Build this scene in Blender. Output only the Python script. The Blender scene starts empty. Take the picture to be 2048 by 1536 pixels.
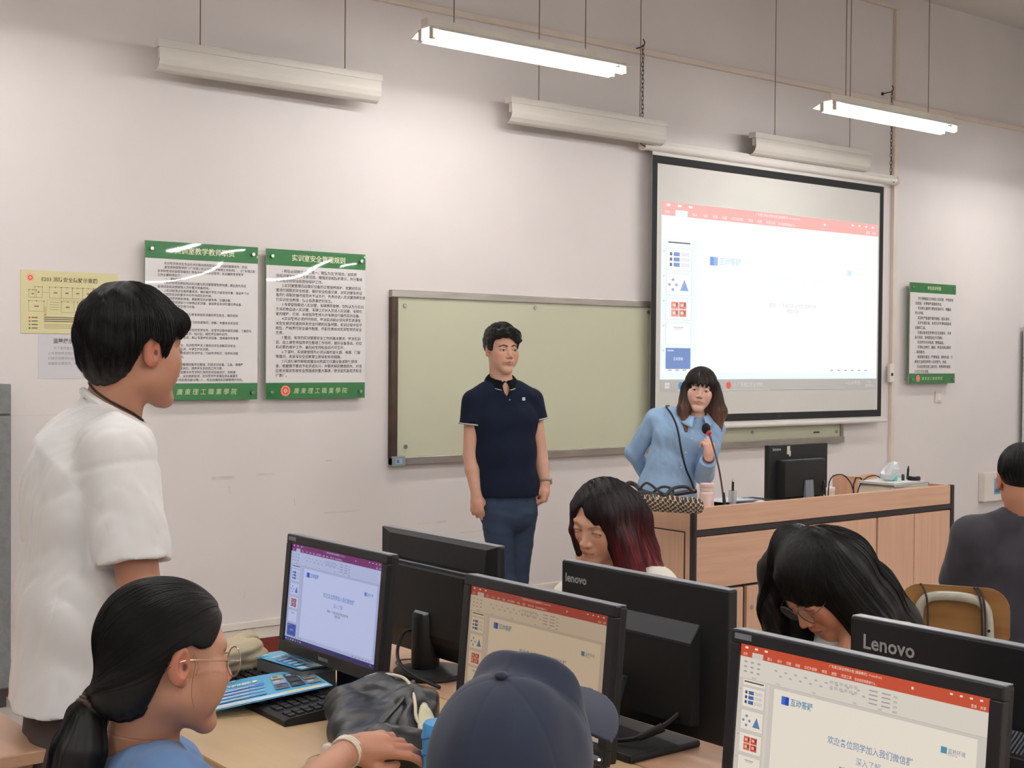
import bpy, bmesh, math, random
import numpy as np
from mathutils import Matrix, Vector, Euler
random.seed(7); np.random.seed(7)
SC = bpy.context.scene
COL = SC.collection
PI = math.pi
# ------------------------------------------------------------------ camera
CAMH, FPX = 1.55, 2709.0
YAW, PITCH, ROLL = map(math.radians, (38.7, -1.08, 0.46))
FW = Vector((math.sin(YAW)*math.cos(PITCH), math.cos(YAW)*math.cos(PITCH), math.sin(PITCH)))
_r = Vector((math.cos(YAW), -math.sin(YAW), 0)); _u = _r.cross(FW)
RT = _r*math.cos(ROLL) + _u*math.sin(ROLL); UP = -_r*math.sin(ROLL) + _u*math.cos(ROLL)
CAM = Vector((0, 0, CAMH))
cd = bpy.data.cameras.new('camera'); cam = bpy.data.objects.new('camera', cd); COL.objects.link(cam)
m = Matrix.Identity(4)
for i in range(3):
    m[i][0], m[i][1], m[i][2], m[i][3] = RT[i], UP[i], -FW[i], CAM[i]
cam.matrix_world = m
cd.sensor_width = 36; cd.lens = 36*FPX/2048; cd.clip_start = 0.05
SC.camera = cam
# a point of the room from a position in the photograph and one known coordinate (height, wall distance or depth)
def ray(px, py): return FW + RT*((px-1024)/FPX) - UP*((py-768)/FPX)
def atX(px, py, X): r = ray(px, py); return CAM + r*(X/r.x)
def atY(px, py, Y): r = ray(px, py); return CAM + r*(Y/r.y)
def atZ(px, py, Z): r = ray(px, py); return CAM + r*((Z-CAMH)/r.z)
def atD(px, py, D): return CAM + ray(px, py)*D
# ------------------------------------------------------------------ world and exposure
W = bpy.data.worlds.new('world'); SC.world = W; W.use_nodes = True
W.node_tree.nodes['Background'].inputs[0].default_value = (0.75, 0.82, 1, 1)
W.node_tree.nodes['Background'].inputs[1].default_value = 0.05
SC.view_settings.view_transform = 'Standard'; SC.view_settings.look = 'None'
SC.view_settings.gamma = 1; SC.view_settings.use_curve_mapping = False
SC.view_settings.exposure = 0.0
TUBE_EMIT = 48.0
# ------------------------------------------------------------------ materials
MATS = {}
def lin(c):
    return tuple(((x/255)/12.92 if x/255 <= .04045 else ((x/255+.055)/1.055)**2.4) for x in c)
def mat(name, c, rough=.6, metal=0, var=.08, scale=8, bump=0, bscale=200, attr=False, emit=0, coat=0, spec=.5,
        stretch=None, c2=None, alpha=1, trans=0, sheen=0, wavy=0, strandy=False, crease=0, crs=7, cst=(1, 1, .6)):
    if name in MATS: return MATS[name]
    M = bpy.data.materials.new(name); M.use_nodes = True; MATS[name] = M
    nt = M.node_tree; N = nt.nodes; L = nt.links; b = N['Principled BSDF']
    b.inputs['Roughness'].default_value = rough; b.inputs['Metallic'].default_value = metal
    b.inputs['Specular IOR Level'].default_value = spec
    c = lin(c)
    tc = N.new('ShaderNodeTexCoord'); mp = N.new('ShaderNodeMapping'); L.new(tc.outputs['Object'], mp.inputs[0])
    if stretch: mp.inputs['Scale'].default_value = stretch
    nz = N.new('ShaderNodeTexNoise'); nz.inputs['Scale'].default_value = scale; nz.inputs['Detail'].default_value = 5
    L.new(mp.outputs[0], nz.inputs[0])
    if attr:
        at = N.new('ShaderNodeVertexColor'); at.layer_name = 'Col'; base = at.outputs[0]
    else:
        rgb = N.new('ShaderNodeRGB'); rgb.outputs[0].default_value = (*c, 1); base = rgb.outputs[0]
    if c2:
        mx = N.new('ShaderNodeMix'); mx.data_type = 'RGBA'
        rp = N.new('ShaderNodeValToRGB'); rp.color_ramp.elements[0].position = .4; rp.color_ramp.elements[1].position = .62
        L.new(nz.outputs[0], rp.inputs[0]); L.new(rp.outputs[0], mx.inputs[0])
        L.new(base, mx.inputs[6]); mx.inputs[7].default_value = (*lin(c2), 1); base = mx.outputs[2]
    if var:
        mr = N.new('ShaderNodeMapRange'); mr.inputs[1].default_value = .3; mr.inputs[2].default_value = .7
        mr.inputs[3].default_value = 1-var; mr.inputs[4].default_value = 1+var
        L.new(nz.outputs[0], mr.inputs[0])
        vm = N.new('ShaderNodeVectorMath'); vm.operation = 'SCALE'; L.new(base, vm.inputs[0]); L.new(mr.outputs[0], vm.inputs['Scale'])
        base = vm.outputs[0]
    if emit:
        L.new(base, b.inputs['Emission Color']); b.inputs['Emission Strength'].default_value = emit
        b.inputs['Base Color'].default_value = (.02, .02, .02, 1)
    else:
        L.new(base, b.inputs['Base Color'])
    if bump or strandy:
        bn = N.new('ShaderNodeTexNoise'); bn.inputs['Scale'].default_value = bscale; bn.inputs['Detail'].default_value = 3
        L.new(mp.outputs[0] if stretch else tc.outputs['Object'], bn.inputs[0])
        bp = N.new('ShaderNodeBump'); bp.inputs['Strength'].default_value = bump; bp.inputs['Distance'].default_value = .002
        L.new(bn.outputs[0], bp.inputs['Height']); L.new(bp.outputs[0], b.inputs['Normal'])
    if crease:      # soft creases of worn cloth
        m2 = N.new('ShaderNodeMapping'); L.new(tc.outputs['Object'], m2.inputs[0]); m2.inputs['Scale'].default_value = cst; m2.inputs['Rotation'].default_value = (.5, .4, .3)
        cn = N.new('ShaderNodeTexNoise'); cn.inputs['Scale'].default_value = crs; cn.inputs['Detail'].default_value = 1.5; cn.inputs['Distortion'].default_value = .8; L.new(m2.outputs[0], cn.inputs[0])
        sb = N.new('ShaderNodeMath'); sb.operation = 'SUBTRACT'; L.new(cn.outputs[0], sb.inputs[0]); sb.inputs[1].default_value = .5
        ab = N.new('ShaderNodeMath'); ab.operation = 'ABSOLUTE'; L.new(sb.outputs[0], ab.inputs[0])
        pw = N.new('ShaderNodeMath'); pw.operation = 'POWER'; L.new(ab.outputs[0], pw.inputs[0]); pw.inputs[1].default_value = .85
        b2 = N.new('ShaderNodeBump'); b2.inputs['Strength'].default_value = 1; b2.inputs['Distance'].default_value = crease
        L.new(pw.outputs[0], b2.inputs['Height']); L.new(b2.outputs[0], b.inputs['Normal'])
    if coat:
        b.inputs['Coat Weight'].default_value = coat; b.inputs['Coat Roughness'].default_value = .03
        if wavy:
            bn = N.new('ShaderNodeTexNoise'); bn.inputs['Scale'].default_value = 1.5; bn.inputs['Detail'].default_value = 0
            L.new(tc.outputs['Object'], bn.inputs[0])
            bp = N.new('ShaderNodeBump'); bp.inputs['Strength'].default_value = 1; bp.inputs['Distance'].default_value = wavy
            L.new(bn.outputs[0], bp.inputs['Height']); L.new(bp.outputs[0], b.inputs['Coat Normal'])
    if sheen: b.inputs['Sheen Weight'].default_value = sheen
    if trans:
        b.inputs['Transmission Weight'].default_value = trans
    if alpha < 1: b.inputs['Alpha'].default_value = alpha
    return M
# ------------------------------------------------------------------ mesh helpers
class MB:
    def __init__(s): s.bm = bmesh.new()
    def _x(s, vs, R, c):
        for v in vs: v.co = (R @ v.co if R else v.co) + Vector(c)
    def box(s, c, size, R=None, bev=0):
        r = bmesh.ops.create_cube(s.bm, size=1)['verts']
        for v in r: v.co = Vector((v.co.x*size[0], v.co.y*size[1], v.co.z*size[2]))
        if bev:
            es = list({e for v in r for e in v.link_edges})
            q = bmesh.ops.bevel(s.bm, geom=es, offset=bev, segments=2, profile=.6, affect='EDGES')
            r = list({v for f in q['faces'] for v in f.verts} | {v for v in r if v.is_valid})
        s._x(r, R, c); return s
    def b2(s, lo, hi, bev=0):
        lo, hi = Vector(lo), Vector(hi); return s.box((lo+hi)/2, hi-lo, None, bev)
    def cyl(s, a, b, r1, r2=None, seg=12, cap=True):
        a, b = Vector(a), Vector(b); d = b-a
        r = bmesh.ops.create_cone(s.bm, cap_ends=cap, segments=seg, radius1=r1, radius2=r1 if r2 is None else r2, depth=d.length)['verts']
        s._x(r, d.to_track_quat('Z', 'Y').to_matrix(), (a+b)/2); return s
    def sph(s, c, r, seg=12, sc=(1, 1, 1), R=None):
        q = bmesh.ops.create_uvsphere(s.bm, u_segments=seg, v_segments=max(4, seg*2//3), radius=r)['verts']
        for v in q: v.co = Vector((v.co.x*sc[0], v.co.y*sc[1], v.co.z*sc[2]))
        s._x(q, R, c); return s
    def tube(s, pts, r, seg=8, closed=False, smooth=0):
        pts = [Vector(p) for p in pts]
        for _ in range(smooth):
            q = [] if closed else [pts[0]]
            n = len(pts)
            for i in range(n if closed else n-1):
                a, b = pts[i], pts[(i+1) % n]
                q += [a*.75+b*.25, a*.25+b*.75]
            if not closed: q.append(pts[-1])
            pts = q
        n = len(pts); rr = r if isinstance(r, (list, tuple)) else None
        rings = []; up = Vector((0, 0, 1)); prev = None
        for i, p in enumerate(pts):
            t = (pts[(i+1) % n]-pts[i-1]) if closed else (pts[min(i+1, n-1)]-pts[max(i-1, 0)])
            t.normalize()
            if prev is None: x = t.cross(up) if abs(t.z) < .9 else t.cross(Vector((1, 0, 0)))
            else: x = prev - t*prev.dot(t)
            x.normalize(); prev = x; y = t.cross(x)
            ri = r if rr is None else rr[0]+(rr[1]-rr[0])*i/(n-1)
            rings.append([s.bm.verts.new(p+x*(ri*math.cos(2*PI*k/seg))+y*(ri*math.sin(2*PI*k/seg))) for k in range(seg)])
        for i in range(n if closed else n-1):
            A, B = rings[i], rings[(i+1) % n]
            for k in range(seg): s.bm.faces.new((A[k], A[(k+1) % seg], B[(k+1) % seg], B[k]))
        if not closed:
            s.bm.faces.new(rings[0][::-1]); s.bm.faces.new(rings[-1])
        return s
    def lathe(s, c, prof, seg=24, R=None):
        rings = [[s.bm.verts.new(Vector((r*math.cos(2*PI*k/seg), r*math.sin(2*PI*k/seg), z))) for k in range(seg)] for r, z in prof]
        vs = [v for q in rings for v in q]
        for A, B in zip(rings, rings[1:]):
            for k in range(seg): s.bm.faces.new((A[k], A[(k+1) % seg], B[(k+1) % seg], B[k]))
        s.bm.faces.new(rings[0][::-1]); s.bm.faces.new(rings[-1]); s._x(vs, R, c); return s
    def prism(s, poly, n0, n1, f):   # polygon (a,b) swept between n0 and n1; f maps (a,b,n) to a point
        A = [s.bm.verts.new(f(a, b, n0)) for a, b in poly]; B = [s.bm.verts.new(f(a, b, n1)) for a, b in poly]
        k = len(poly); s.bm.faces.new(A[::-1]); s.bm.faces.new(B)
        for i in range(k): s.bm.faces.new((A[i], A[(i+1) % k], B[(i+1) % k], B[i]))
        return s
    def sheet(s, grid, thick=0):     # grid of points; with a thickness below
        V = [[s.bm.verts.new(Vector(p)) for p in row] for row in grid]
        for i in range(len(V)-1):
            for j in range(len(V[0])-1): s.bm.faces.new((V[i][j], V[i+1][j], V[i+1][j+1], V[i][j+1]))
        return s
def link(o, parent=None, world=False):
    COL.objects.link(o)
    if parent is not None:
        o.parent = parent
        if world: o.matrix_parent_inverse = parent.matrix_basis.inverted()
    return o
def obj(name, mb, M, parent=None, world=False, smooth=None, label=None, kind=None):
    me = bpy.data.meshes.new(name); bmesh.ops.recalc_face_normals(mb.bm, faces=mb.bm.faces); mb.bm.to_mesh(me); mb.bm.free()
    if M is not None: me.materials.append(M)
    if smooth:
        me.polygons.foreach_set('use_smooth', [True]*len(me.polygons))
        try: me.set_sharp_from_angle(angle=math.radians(smooth if smooth > 1 else 40))
        except Exception: pass
    o = bpy.data.objects.new(name, me)
    if label: o['label'] = label
    if kind: o['kind'] = kind
    return link(o, parent, world)
def tag(o, label, cat, group=None):
    o['label'] = label; o['category'] = cat
    if group: o['group'] = group
    return o
def thing(name, label, cat, loc=(0, 0, 0), rotz=0, group=None):
    o = bpy.data.objects.new(name, None); o.location = loc; o.rotation_euler = (0, 0, rotz); o.empty_display_size = .05
    link(o); return tag(o, label, cat, group)
def struct(name, mb, M, **k):
    return obj(name, mb, M, kind='structure', **k)
def kids(o): return [c for c in list(COL.objects) if c.parent == o]
def copy_tree(o, parent=None):
    c = o.copy(); COL.objects.link(c); c.parent = parent
    for k in kids(o): copy_tree(k, c)
    return c
# ------------------------------------------------------------------ flat print: rectangles, polygons and lettering in one mesh
PRINTS = []
class Print:
    def __init__(s, name, M, parent, f, eps=.0006, world=False):   # f(x, y_down, height) gives the point
        s.name, s.M, s.parent, s.f, s.eps, s.world = name, M, parent, f, eps, world
        s.v = []; s.fc = []; s.col = []; s.texts = []; PRINTS.append(s)
    def poly(s, pts, c, l=1):
        i = len(s.v); s.v += [s.f(x, y, l*s.eps) for x, y in pts]; s.fc.append(tuple(range(i, i+len(pts)))); s.col.append(lin(c)); return s
    def rect(s, x, y, w, h, c, l=1): return s.poly([(x, y), (x, y+h), (x+w, y+h), (x+w, y)], c, l)
    def disc(s, x, y, r, c, l=1, n=20, ry=None): return s.poly([(x+r*math.cos(-2*PI*k/n), y+(ry or r)*math.sin(-2*PI*k/n)) for k in range(n)], c, l)
    def line(s, x0, y0, x1, y1, t, c, l=1):
        d = math.hypot(x1-x0, y1-y0) or 1; nx, ny = -(y1-y0)/d*t/2, (x1-x0)/d*t/2
        return s.poly([(x0+nx, y0+ny), (x1+nx, y1+ny), (x1-nx, y1-ny), (x0-nx, y0-ny)], c, l)
    def text(s, t, x, y, size, c, l=2, align='L', sx=1, bold=0, shear=0):
        s.texts.append((t, x, y, size, lin(c), l, align, sx, bold, shear)); return s
def flush_prints():
    keys = {}
    for p in PRINTS:
        for t in p.texts: keys.setdefault((t[0], t[8], t[9]), None)
    for k in keys:
        cu = bpy.data.curves.new('lettering', 'FONT'); cu.body = k[0]; cu.size = 1; cu.resolution_u = 2 if len(k[0]) < 20 else 1
        cu.offset = k[1]; cu.shear = k[2]
        o = bpy.data.objects.new('lettering', cu); COL.objects.link(o); keys[k] = o
    bpy.context.view_layer.update(); dg = bpy.context.evaluated_depsgraph_get()
    data = {}
    for k, o in keys.items():
        me = o.evaluated_get(dg).to_mesh()
        v = [tuple(q.co) for q in me.vertices]; fc = [tuple(p.vertices) for p in me.polygons]
        data[k] = (v, fc, max((q[0] for q in v), default=0), min((q[0] for q in v), default=0)); o.evaluated_get(dg).to_mesh_clear()
    for o in keys.values():
        cu = o.data; bpy.data.objects.remove(o); bpy.data.curves.remove(cu)
    for p in PRINTS:
        for t, x, y, size, c, l, al, sx, bo, sh in p.texts:
            v, fc, x1, x0 = data[(t, bo, sh)]; w = (x1-x0)*size*sx
            ox = x - (w if al == 'R' else w/2 if al == 'C' else 0) - x0*size*sx
            i = len(p.v)
            p.v += [p.f(ox+q[0]*size*sx, y-q[1]*size, l*p.eps) for q in v]
            p.fc += [tuple(i+a for a in f) for f in fc]; p.col += [c]*len(fc)
        if not p.fc: continue
        me = bpy.data.meshes.new(p.name); me.from_pydata([tuple(q) for q in p.v], [], p.fc)
        a = me.color_attributes.new('Col', 'FLOAT_COLOR', 'CORNER')
        arr = np.ones((len(me.loops), 4), np.float32); n = np.array([len(f) for f in p.fc]); arr[:, :3] = np.repeat(np.array(p.col, np.float32), n, axis=0)
        a.data.foreach_set('color', arr.ravel()); me.materials.append(p.M)
        o = bpy.data.objects.new(p.name, me); link(o, p.parent, p.world)
# ------------------------------------------------------------------ the room
WY, CEIL = 6.2, 4.32
M_wall = mat('wall_paint', (216, 209, 207), .75, var=.035, scale=1.3, bump=.15, bscale=60)
M_side = mat('side_wall_paint', (214, 210, 208), .8, var=.04, scale=2)
M_ceil = mat('ceiling_paint', (214, 208, 202), .85, var=.03, scale=2)
M_tile = mat('floor_tile', (186, 180, 172), .28, var=.06, scale=6, spec=.5)
M_grout = mat('floor_screed', (178, 172, 164), .35, var=.05, scale=6)
M_red = mat('skirting_red', (112, 38, 32), .35, var=.15, scale=14)
M_trimw = mat('trim_white', (222, 214, 204), .5, var=.05)
M_cond = mat('conduit_cream', (216, 203, 190), .45, var=.05, scale=4)
M_alu = mat('aluminium', (172, 166, 158), .32, metal=.85, var=.12, scale=5, stretch=(1, 8, 8))
M_dalu = mat('dark_aluminium', (84, 70, 60), .4, metal=.7, var=.2, scale=9)
M_steel = mat('brushed_steel', (190, 188, 182), .25, metal=1, var=.1)
M_wire = mat('suspension_rod', (120, 104, 88), .5, metal=.4)
struct('floor', MB().b2((-2.5, -5, -.12), (13, WY+.2, -.006)), M_grout)
for i in range(9):
    for j in range(9):
        x, y = .6+.6*i, WY-.6*(j+1)
        obj('floor_tile', MB().b2((x+.002, y+.002, -.006), (x+.598, y+.598, 0), .0015), M_tile, bpy.data.objects['floor'])
struct('ceiling', MB().b2((-2.5, -5, CEIL), (13, WY+.2, CEIL+.15)), M_ceil)
struct('wall_front', MB().b2((-2.5, WY, 0), (13, WY+.2, CEIL)), M_wall)
struct('wall_left', MB().b2((-2.7, -5, 0), (-2.5, WY+.2, CEIL)), M_side)
struct('wall_right', MB().b2((13, -5, 0), (13.2, WY+.2, CEIL)), M_side)
struct('wall_back', MB().b2((-2.7, -5.2, 0), (13.2, -5, CEIL)), M_side)
# wall scuffs: flat marks of dirt on the paint
scf = Print('wall_scuffs', mat('scuffs', (0, 0, 0), .8, attr=True, var=.1), bpy.data.objects['wall_front'], lambda x, y, l: (x, WY-.0006-l*.3, y), .0006)
rs = random.Random(3)
for k in range(20):
    x, z = rs.uniform(1.9, 6.2), rs.uniform(.25, 1.15) if k % 3 else rs.uniform(.3, 2.4)
    if 4.05 < x < 8.05 and .93 < z < 1.95: continue
    L, a = rs.uniform(.006, .06), rs.choice([1.4, 1.5, 1.7, 0.1, .05, 2.4])
    scf.line(x, z, x+L*math.cos(a), z+L*math.sin(a), rs.uniform(.001, .003), rs.choice([(178, 168, 163), (160, 150, 146), (190, 180, 175), (196, 186, 181)]), .2)
for x, z, w, h in ((3.05, .93, .13, .018), (3.3, .94, .1, .012), (4.3, .62, .2, .01), (4.6, .55, .3, .006), (3.7, .72, .22, .008), (2.0, 1.27, .3, .004)):
    scf.rect(x, z, w, h, (208, 199, 192), .1)
struct('baseboard_front', MB().b2((-2.5, WY-.016, 0), (13, WY, .108)), M_red)
t = MB().b2((-2.5, WY-.02, .108), (13, WY, .165), .004); t.b2((-2.5, WY-.03, .168), (13, WY, .205), .004); struct('trim_1', t, M_trimw)
struct('trim_2', MB().b2((-2.5, WY-.03, 3.47), (13, WY, 3.505), .003), M_cond)
t = MB().b2((8.61, WY-.028, .21), (8.65, WY, 3.47), .003); struct('trim_3', t, M_cond)
t = MB().b2((8.61, WY-.028, 3.505), (8.65, WY, 4.19), .003); t.b2((-2.5, WY-.028, 4.19), (8.65, WY, 4.225), .003); struct('trim_4', t, M_cond)
# ------------------------------------------------------------------ ceiling lamps (lit): two tubes under a white reflector, hung on rods
M_enam = mat('lamp_enamel', (214, 208, 196), .45, var=.06, scale=12)
M_refl = mat('lamp_reflector', (232, 230, 226), .3, var=.02)
M_tube = mat('lamp_tube', (254, 251, 249), .4, var=0, emit=TUBE_EMIT)
M_sock = mat('lamp_socket', (206, 198, 182), .5)
M_dust = mat('dusty_enamel', (206, 200, 192), .5, var=.05, scale=6, stretch=(.4, 4, 4))
LAMP = "white two tube ceiling lamp, "
def lamp(x, y, z, label):
    t = thing('ceiling_lamp', label, 'lamp', (x, y, z), 0, 'lit ceiling lamps')
    obj('housing', MB().b2((-.62, -.028, 0), (.62, .028, .04), .003), M_enam, t)
    r = MB()
    for s in (-1, 1):
        r.prism([(s*.024, .0), (s*.112, -.034), (s*.116, -.031), (s*.028, .004)], -.615, .615, lambda a, b, n: Vector((n, a, b)))
    r.b2((-.615, -.026, -.004), (.615, .026, 0)); obj('reflector', r, M_refl, t)
    for s in (-1, 1):
        obj('tube', MB().cyl((-.59, s*.052, -.046), (.59, s*.052, -.046), .016, seg=10), M_tube, t, smooth=True)
        for e in (-1, 1): obj('tube_socket', MB().b2((e*.603-.012, s*.045-.014, -.06), (e*.603+.012, s*.045+.014, -.004), .003), M_sock, t)
    for e in (-.45, .38): obj('suspension_rod', MB().cyl((e, 0, .038), (e, 0, CEIL-z), .0028, seg=6), M_wire, t)
    return t
L0 = lamp(4.24, 5.19, 3.085, LAMP+'lit, over the writing board, left of the projection screen')
L1 = copy_tree(L0); L1.location = (7.02, 5.06, 3.075); L1['label'] = LAMP+'lit, above the right end of the projection screen'
# the room's further lamps, behind and beside the picture, give most of its light
for i, (x, y) in enumerate([(1.4, 5.15), (9.8, 5.1)] + [(x, y) for y in (3.1, 1.0, -1.2, -3.4) for x in (-1.2, 1.5, 4.2, 7.0, 10.2)]):
    c = copy_tree(L0); c.location = (x, y, 3.085)
    c['label'] = LAMP + 'hung further back in the room, outside the picture'; c['group'] = 'ceiling lamps outside the picture'
# blackboard lamps (unlit): channel with one curved reflector
def board_lamp(x, y, z, label):
    t = thing('board_lamp', label, 'lamp', (x, y, z), 0, 'unlit board lamps')
    obj('housing', MB().b2((-.625, -.03, 0), (.625, .03, .036), .003), M_dust, t)
    prof = [(-.024, 0), (-.028, -.03), (-.03, -.055), (-.022, -.08), (-.004, -.1), (.02, -.112)]
    bk = [(a+.003, b+.001) for a, b in prof]
    r = MB(); P = prof+bk[::-1]
    for k in range(len(prof)-1):
        r.prism([prof[k], prof[k+1], bk[k+1], bk[k]], -.618, .618, lambda a, b, n: Vector((n, a, b)))
    obj('reflector', r, M_dust, t, smooth=50)
    obj('tube', MB().cyl((-.59, .0, -.03), (.59, .0, -.03), .013, seg=10), mat('dead_tube', (205, 205, 200), .3), t, smooth=True)
    for e in (-.6, .6): obj('tube_socket', MB().b2((e-.01, -.012, -.05), (e+.01, .012, 0), .002), M_sock, t)
    for e in (-.4, .41): obj('suspension_rod', MB().cyl((e, 0, .034), (e, 0, CEIL-z), .0028, seg=6), M_wire, t)
    return t
B0 = board_lamp(3.305, 6.04, 3.0, 'dusty white unlit board lamp, leftmost, hung over the two green bordered notices')
for x, y, z, l in ((5.42, 6.04, 3.0, 'dusty white unlit board lamp in the middle, over the projection screen case end'),
                   (7.51, 6.06, 3.03, 'dusty white unlit board lamp, rightmost, over the middle of the projection screen')):
    c = copy_tree(B0); c.location = (x, y, z); c['label'] = l
# ------------------------------------------------------------------ green board on the wall
M_board = mat('board_glass', (190, 191, 166), .38, var=.03, scale=1.5, spec=.4, coat=.2)
t = thing('writing_board', 'long pale green writing board with aluminium frame on the front wall', 'board', (4.1, WY, .96))
BW, BH = 3.93, .96
obj('panel', MB().b2((.03, -.022, .045), (BW-.02, -.008, BH-.04)), M_board, t)
obj('frame_top', MB().b2((0, -.035, BH-.04), (BW, 0, BH), .003), M_alu, t)
obj('frame_bottom', MB().b2((0, -.045, 0), (BW, 0, .045), .004), M_alu, t)
obj('frame_side', MB().b2((0, -.035, .04), (.04, 0, BH-.04), .002), M_dalu, t, label='dark worn left frame strip')
obj('frame_side', MB().b2((BW-.03, -.035, .04), (BW, 0, BH-.04), .002), M_alu, t)
obj('corner_cap', MB().b2((0, -.047, -.004), (.085, -.004, .05), .003), mat('corner_cap', (128, 136, 140), .5), t, label='grey plastic corner cap with a blue label')
pc = Print('corner_label', mat('print', (255, 255, 255), .5, attr=True, var=0), t, lambda x, y, l: (x, -.0475-l, y))
pc.rect(.02, .008, .045, .03, (150, 168, 190)).rect(.028, .014, .015, .018, (70, 96, 140), 2)
for x, z in ((.09, BH-.085), (1.02, BH-.07), (1.95, BH-.07), (2.04, BH-.07), (.1, .1), (2.95, .1), (3.86, .08), (3.86, BH-.08)):
    obj('mirror_screw', MB().cyl((x, -.02, z), (x, -.03, z), .013, .011, 14), M_steel, t, smooth=True)
pr = Print('mark', mat('print', (255, 255, 255), .5, attr=True, var=0), t, lambda x, y, l: (x, -.024-l, y)); pr.rect(3.6, .075, .07, .012, (60, 60, 56))
# ------------------------------------------------------------------ notices on the wall
M_print = mat('print', (255, 255, 255), .5, attr=True, var=0)
M_acr = mat('acrylic_print', (255, 255, 255), .35, attr=True, var=0, coat=1, wavy=.07)
M_edge = mat('acrylic_edge', (120, 150, 110), .2, var=.1)
GREEN, PAPER, INK = (36, 112, 56), (222, 218, 217), (84, 82, 84)
def emblem(p, x, y, r, l=2):
    p.disc(x, y, r, (226, 92, 70), l, 24).disc(x, y, r*.86, (236, 214, 196), l+.3, 24).disc(x, y, r*.76, (222, 78, 58), l+.6, 24)
    p.poly([(x-r*.42, y), (x, y+r*.42), (x+r*.42, y), (x, y-r*.42)], (240, 222, 204), l+.9)
    p.poly([(x-r*.24, y), (x, y+r*.24), (x+r*.24, y), (x, y-r*.24)], (222, 78, 58), l+1.2)
def notice(x0, z0, w, h, label, title, foot, lines, size, lead, band, bx=.075, off=.04, tsz=.036):
    t = thing('wall_notice', label, 'notice', (x0, WY, z0), 0, 'green bordered notices on the front wall')
    obj('backing_board', MB().b2((0, -off, 0), (w, -off+.008, h), .001), M_edge, t)
    p = Print('printed_sheet', M_acr, t, lambda x, y, l: (x, -off-l, h-y))
    p.rect(0, 0, w, h, PAPER, 1).rect(0, 0, w, band, GREEN, 2).rect(0, h-band, w, band, GREEN, 2)
    p.text(title, w/2+.01, band*.5+tsz*.32, tsz, (226, 230, 196), 3, 'C', bold=.012)
    emblem(p, w*.19, h-band*.5, band*.34, 3)
    p.text(foot, w*.27, h-band*.5+tsz*.36, tsz*.9, (206, 214, 168), 3, sx=1.0, shear=.15)
    y = band+lead*1.45
    for ln in lines:
        p.text(ln.lstrip('>'), bx+(.035 if ln[0] == '>' else 0), y, size, INK, 3, bold=.008); y += lead
    for a, b in ((.03, band*.45), (w-.03, band*.45), (.03, h-band*.42), (w-.03, h-band*.42)):
        obj('standoff_bolt', MB().cyl((a, -off-.009, h-b), (a, 0, h-b), .0075, seg=12).cyl((a, -off-.014, h-b), (a, -off-.009, h-b), .009, .0105, 14), M_steel, t, smooth=True)
    return t
FOOT = '廣 東 理 工 職 業 學 院'
B2 = '''>1.师生必须树立“安全第一、预防为主”的观念，对实务
场实训室安全宣传教育活动，增强安全和防护意识，充分重视
实训教学的安全和劳动保护工作。
>2.实训室管理员应做好设备的日常保养维护，定期对实训
室进行细致的安全检查，做好安全检查记录，对实训室各类设
备的使用制定操作规范并予以执行，负责对进入实训室的师生进
行实训安全教育，防止各类事故的发生。
>3.不得穿拖鞋进入实训室，不得携带食物、饮料以及与实训
无关的物品进入实训室，不得让无关人员进入实训室，不得在
室内喧哗、打闹，未经指导教师允许不得自行操作实训设备。
>4.实训教师必须按时到岗，每次实训前必须向学生讲清有
关安全规定和遇到突发安全问题的应急预案。实训过程中坚守
岗位，严格贯彻安全操作制度，尽职尽责地对实训教学的安全
负责。
>5.整洁、有序的实训室是安全工作的基本要求。每次实训
后，由上课教师指导学生整理工作场所，做好设备清洁、归位
和必要的维护工作，最后经教师检查后方可离开。
>6.下课时，实训室管理员必须认真检查水源、电源、门窗
等情况，发现不安全因素要立即采取有效措施。
>7.凡违反操作规程或擅自动用其它仪器设备或致使损坏
者，根据情节要给予批评或处分，并要按规定赔偿损失。对违
反有关规定忽视安全而造成的重大事故，依法追究其经济和法
律责任。'''.split('\n')
B1 = '''>实训教学是学生专业技术技能训练和职业素质养成的重要环节，实训
>室教师按照教学的《广东理工职业学院教学管理工作条例》、《广东理工职
业学院教师实验教学规定》等有关规定对实训教学，实训室的教师教学
工作主要职责如下：
>>一、课前职责
>1.实训教师应提前到达实训室与实训室管理教师沟通，提出改先沟设
备调试及实训室管理人员布置并准备时间。
>2.实训前清点设备数量是否，做好最好学生分组安排方案，保证每个分
组每位同学实训的要求并动手完成实训内容。
>3.实训教师提前准备、提前熟悉实训室布电、仪器设备。
>4.实训教师提前十分钟到达实训室，提前熟悉实训仪器仪表设备，
做好器材及布置学生预习内容。
>>二、课中职责
>1.实训课上课时记录无故不参加实训课的学生姓名，随学校有
关规定处理。
>2.认真指导学生实训预习的完成情况，讲解、布置本次实训目
的内容。
>3.在实训中巡视检查学生的教学任务，在教学过程中规范讲解，了解学生
的问题，及时指出学生教学、指示后，规范学生操作动作。
>4.做好实训教学秩序，制止不爱护实训设备、违规操作和不遵
守纪律者。
>5.实训教学安全，实训教师每次上课前向学生讲解实训安全
注意事项时要带全员讲，不得离开实训室。
>6.实训结束后督促进行实训作业，归纳所学知识，指导实训报
告布置课后练习内容。
>>三、课后职责
>1.督促实训教师整理好医学生整理、归还实训设备、工具、清理产
生垃圾，恢复实训室状态，培养学生良好的工作习惯。
>2.实训教师做监督本次教学所使用的实训设备状况，如有故
障要如实填写记录，以利维修检测，实训教师每次课后须认真填写
《实训室日志（安排及情况登记簿）》，签名后填回实训室管理员安处。'''.split('\n')
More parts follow.
